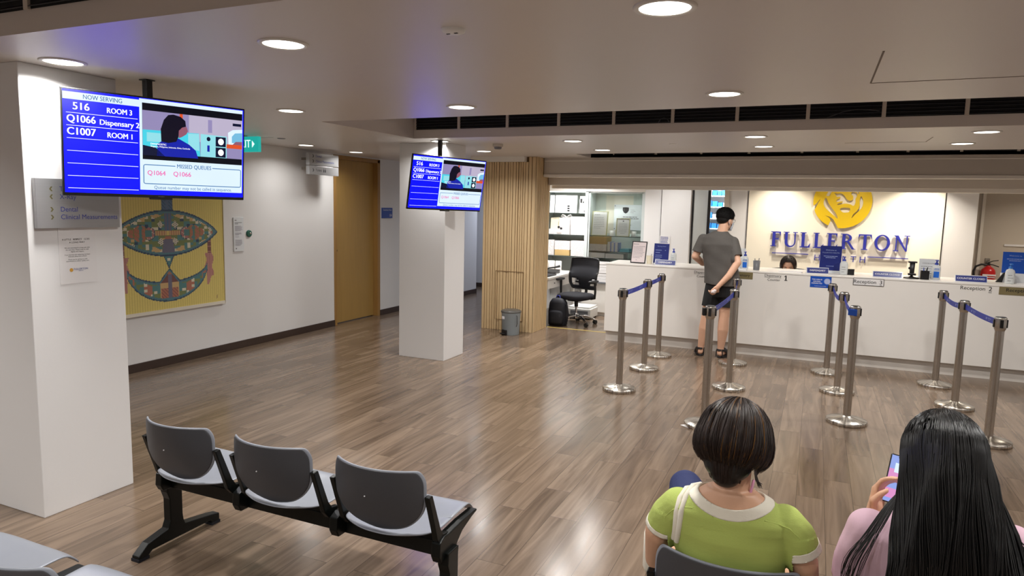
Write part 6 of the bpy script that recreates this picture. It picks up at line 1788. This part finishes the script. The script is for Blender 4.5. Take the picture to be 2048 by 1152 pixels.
# long hair: scalp cap, then a wide fall over the back
def lim2(ph):
    s = math.sin(ph)
    return 1.0 if s > .6 else (1.0 + (.6 - s) / .55 * .95 if s > .05 else 1.95)
hr2 = hair_shell(h2, 'hair', 'hair_black', w2, .090, .110, .106, .024, lim2)
rg = random.Random(31); paths = []
def fall(u, lay, rg, n=16):
    # u from -1 (left edge) to 1 (right edge)
    ph = -PI / 2 + u * 1.75
    pts = []
    th0 = .04 + rg.uniform(0, .5) * (rg.random() < .5)
    thE = 1.62
    for k in range(5):
        th = th0 + (thE - th0) * k / 4
        pts.append(h2 @ Vector((.093 * math.sin(th) * math.cos(ph) * (1 + lay), -.012 + .113 * math.sin(th) * math.sin(ph) * (1 + lay), .024 + .109 * math.cos(th) * (1 + lay))))
    s = pts[-1]
    # the lower fall spreads over shoulders and back
    xe = .368 + u * (.150 if u > 0 else .160) + (.02 * u * u if u > 0 else -.012) + rg.uniform(-.012, .012)
    zb = .50 + rg.uniform(-.03, .06)
    for k in range(1, n - 4):
        f = k / (n - 5)
        z = s.z + (zb - s.z) * f
        g = f ** .85
        x = s.x + (xe - s.x) * min(1, f ** 1.5 * 1.15) + .006 * math.sin(f * 9 + u * 11) + (.045 * max(0, u) ** 2 * math.sin(min(1, f * 1.4) * PI) )
        yb = 1.905 - .02 * (1 - u * u) + (.10 * max(0, abs(u) - .55) if z > .86 else .05 * max(0, abs(u) - .7)) - lay * .30
        y = s.y + (yb - s.y) * min(1, f * 2.3) ** .8
        if z < .86: y += .0
        pts.append(Vector((x, y, z)))
    return pts
for lay_, u0, cnt in ((0.0, 1.0, 2600), (.05, 1.0, 2200)):
    for i in range(cnt):
        paths.append(fall(rg.uniform(-1, 1) * u0, lay_ + rg.uniform(-.02, .06), rg))
strands(paths, .0019, rg, .6).build('hair_strands', 'hair_black', hr2)
# under-sheet keeps the fall dense
b = MB(); nu = 40; rs = random.Random(1); cols = []
class _Z:
    def uniform(s, a, c): return (a + c) / 2
    def random(s): return .9
for i in range(nu + 1): cols.append(fall(-1 + 2 * i / nu, -.03, _Z()))
n = len(cols[0]); vs = [tuple(p) for c in cols for p in c]
b.add(vs, [(i * n + k, i * n + k + 1, (i + 1) * n + k + 1, (i + 1) * n + k) for i in range(nu) for k in range(n - 1)], 0, None, True)
b.build('hair_fall', 'hair_black', hr2, solid=.01)
sp = []
for i in range(46):                        # loose strands at the left shoulder
    a = rg.uniform(0, 1)
    sp.append([Vector((.262 + .01 * a, 1.99, 1.02)), Vector((.235 - .02 * a, 1.96, .95)), Vector((.205 - .03 * a, 1.94, .88)), Vector((.175 - .045 * a + rg.uniform(-.01, .01), 1.925, .80)), Vector((.16 - .04 * a, 1.93, .72)), Vector((.165 - .035 * a, 1.94, .66)), Vector((.175 - .02 * a, 1.95, .60))])
for i in range(26):
    a = rg.uniform(0, 1)
    sp.append([Vector((.425, 2.0, 1.02)), Vector((.455 + .02 * a, 1.97, .95)), Vector((.49 + .035 * a, 1.95, .905)), Vector((.53 + .05 * a, 1.945, .885 - .02 * a)), Vector((.57 + .06 * a, 1.95, .87 - .04 * a))])
strands([smooth_path(p) for p in sp], .0009, rg, .5).build('loose_strands', 'hair_black', hr2)

ph_ = thing('phone', 'phone with a bright lilac screen held by the person with long black hair', 'phone', (.312, 2.37, .86))
Mp = PL((.292, 2.372, .878), (math.cos(-.10), math.sin(-.10) * 1.0, -.14), (.15, .34, .92))
b = MB(); b.box(-.0375, .0375, -.076, .076, -.009, 0, 0, Mp); b.build('case', 'frame_black', ph_, bevel=.004)
b = MB(); b.box(-.034, .034, -.072, .072, 0, .0008, 0, Mp).quad(Mp, -.034, .034, -.01, .03, .0012, 1).quad(Mp, -.02, .01, .02, .05, .0014, 2).quad(Mp, -.034, .034, -.06, -.03, .0012, 1); b.build('screen', ['scr_phone', 'scr_phone_pink', 'scr_white'], ph_)
b = MB(); b.box(-.015, .015, .066, .072, .0008, .0014, 0, Mp); b.build('notch', 'frame_black', ph_)

# ---- the staff member behind the counter: head and shoulders
w3 = thing('person', 'person behind the counter with dark shoulder-length hair, only the top of the head showing', 'person', (-.29, 9.42, 0))
h3 = HM((-.292, 9.36, 1.018), math.radians(180), math.radians(-22), 0, 1.0)
body = MB(); head_volume(body, h3)
body.limb([(-.29, 9.42, .86), (-.29, 9.40, .95), (-.29, 9.385, 1.0)], [.062, .052, .054])
body.rings([(.44, -.29, 9.46, .17, .12), (.60, -.29, 9.45, .142, .105), (.78, -.29, 9.43, .165, .095), (.85, -.29, 9.42, .14, .075), (.895, -.29, 9.42, .07, .05)])
for s in (-1, 1):
    body.limb([(-.29 + s * .165, 9.42, .81), (-.29 + s * .20, 9.36, .66), (-.29 + s * .16, 9.20, .72)], [.052, .042, .026])
    hand(body, (-.29 + s * .155, 9.19, .725), (-s * .3, -.9, .1), (0, 0, 1), s, (.3, .4, .3))
V, F = blob(body, .006, 3); piece(V, F, [True] * len(F), 'body', 'skin', w3)
face_parts(h3, w3)
sh = MB(); sh.rings([(.46, -.29, 9.46, .18, .13), (.60, -.29, 9.45, .155, .118), (.78, -.29, 9.43, .178, .106), (.85, -.29, 9.42, .15, .085), (.90, -.29, 9.42, .075, .06)])
for s in (-1, 1): sh.limb([(-.29 + s * .165, 9.42, .81), (-.29 + s * .19, 9.385, .71)], [.064, .06])
V, F = blob(sh, .008, 4); V, sn = cut(V, F, .872 - V[:, 2]); piece(V, F, ~sn, 'uniform_top', 'trouser_navy', w3, .003)
def lim3(ph):
    s = math.sin(ph)
    return .85 if s > .88 else (.85 + (.88 - s) / .4 * 1.35 if s > .48 else 2.2)
hr3 = hair_shell(h3, 'hair', 'hair_brown', w3, .094, .112, .110, .024, lim3)
rg = random.Random(41); paths = []
for i in range(900):
    ph = rg.uniform(0, 2 * PI); L0 = lim3(ph) * rg.uniform(.92, 1.05); t0 = rg.uniform(0, .4) * L0; jit = 1 + rg.uniform(0, .05)
    pts = [h3 @ Vector((.095 * math.sin(th) * math.cos(ph) * jit, -.012 + .113 * math.sin(th) * math.sin(ph) * jit, .024 + .112 * math.cos(th) * jit)) for th in [t0 + (L0 - t0) * k / 7 for k in range(8)]]
    if L0 > 1.9:
        q = pts[-1]; pts += [Vector((q.x * 1.0 + (q.x + .292) * .06, q.y, q.z - .06)), Vector((q.x + (q.x + .292) * .04, q.y, q.z - .12))]
    paths.append(pts)
strands(paths, .0018, rg, .5).build('hair_strands', 'hair_brown', hr3)

ch = copy_tree(bpy.data.objects['office_chair']); ch.location = (-.29, 9.50, 0); ch.rotation_euler = (0, 0, 0); ch['label'] = 'black office chair hidden behind the counter under the seated staff person'
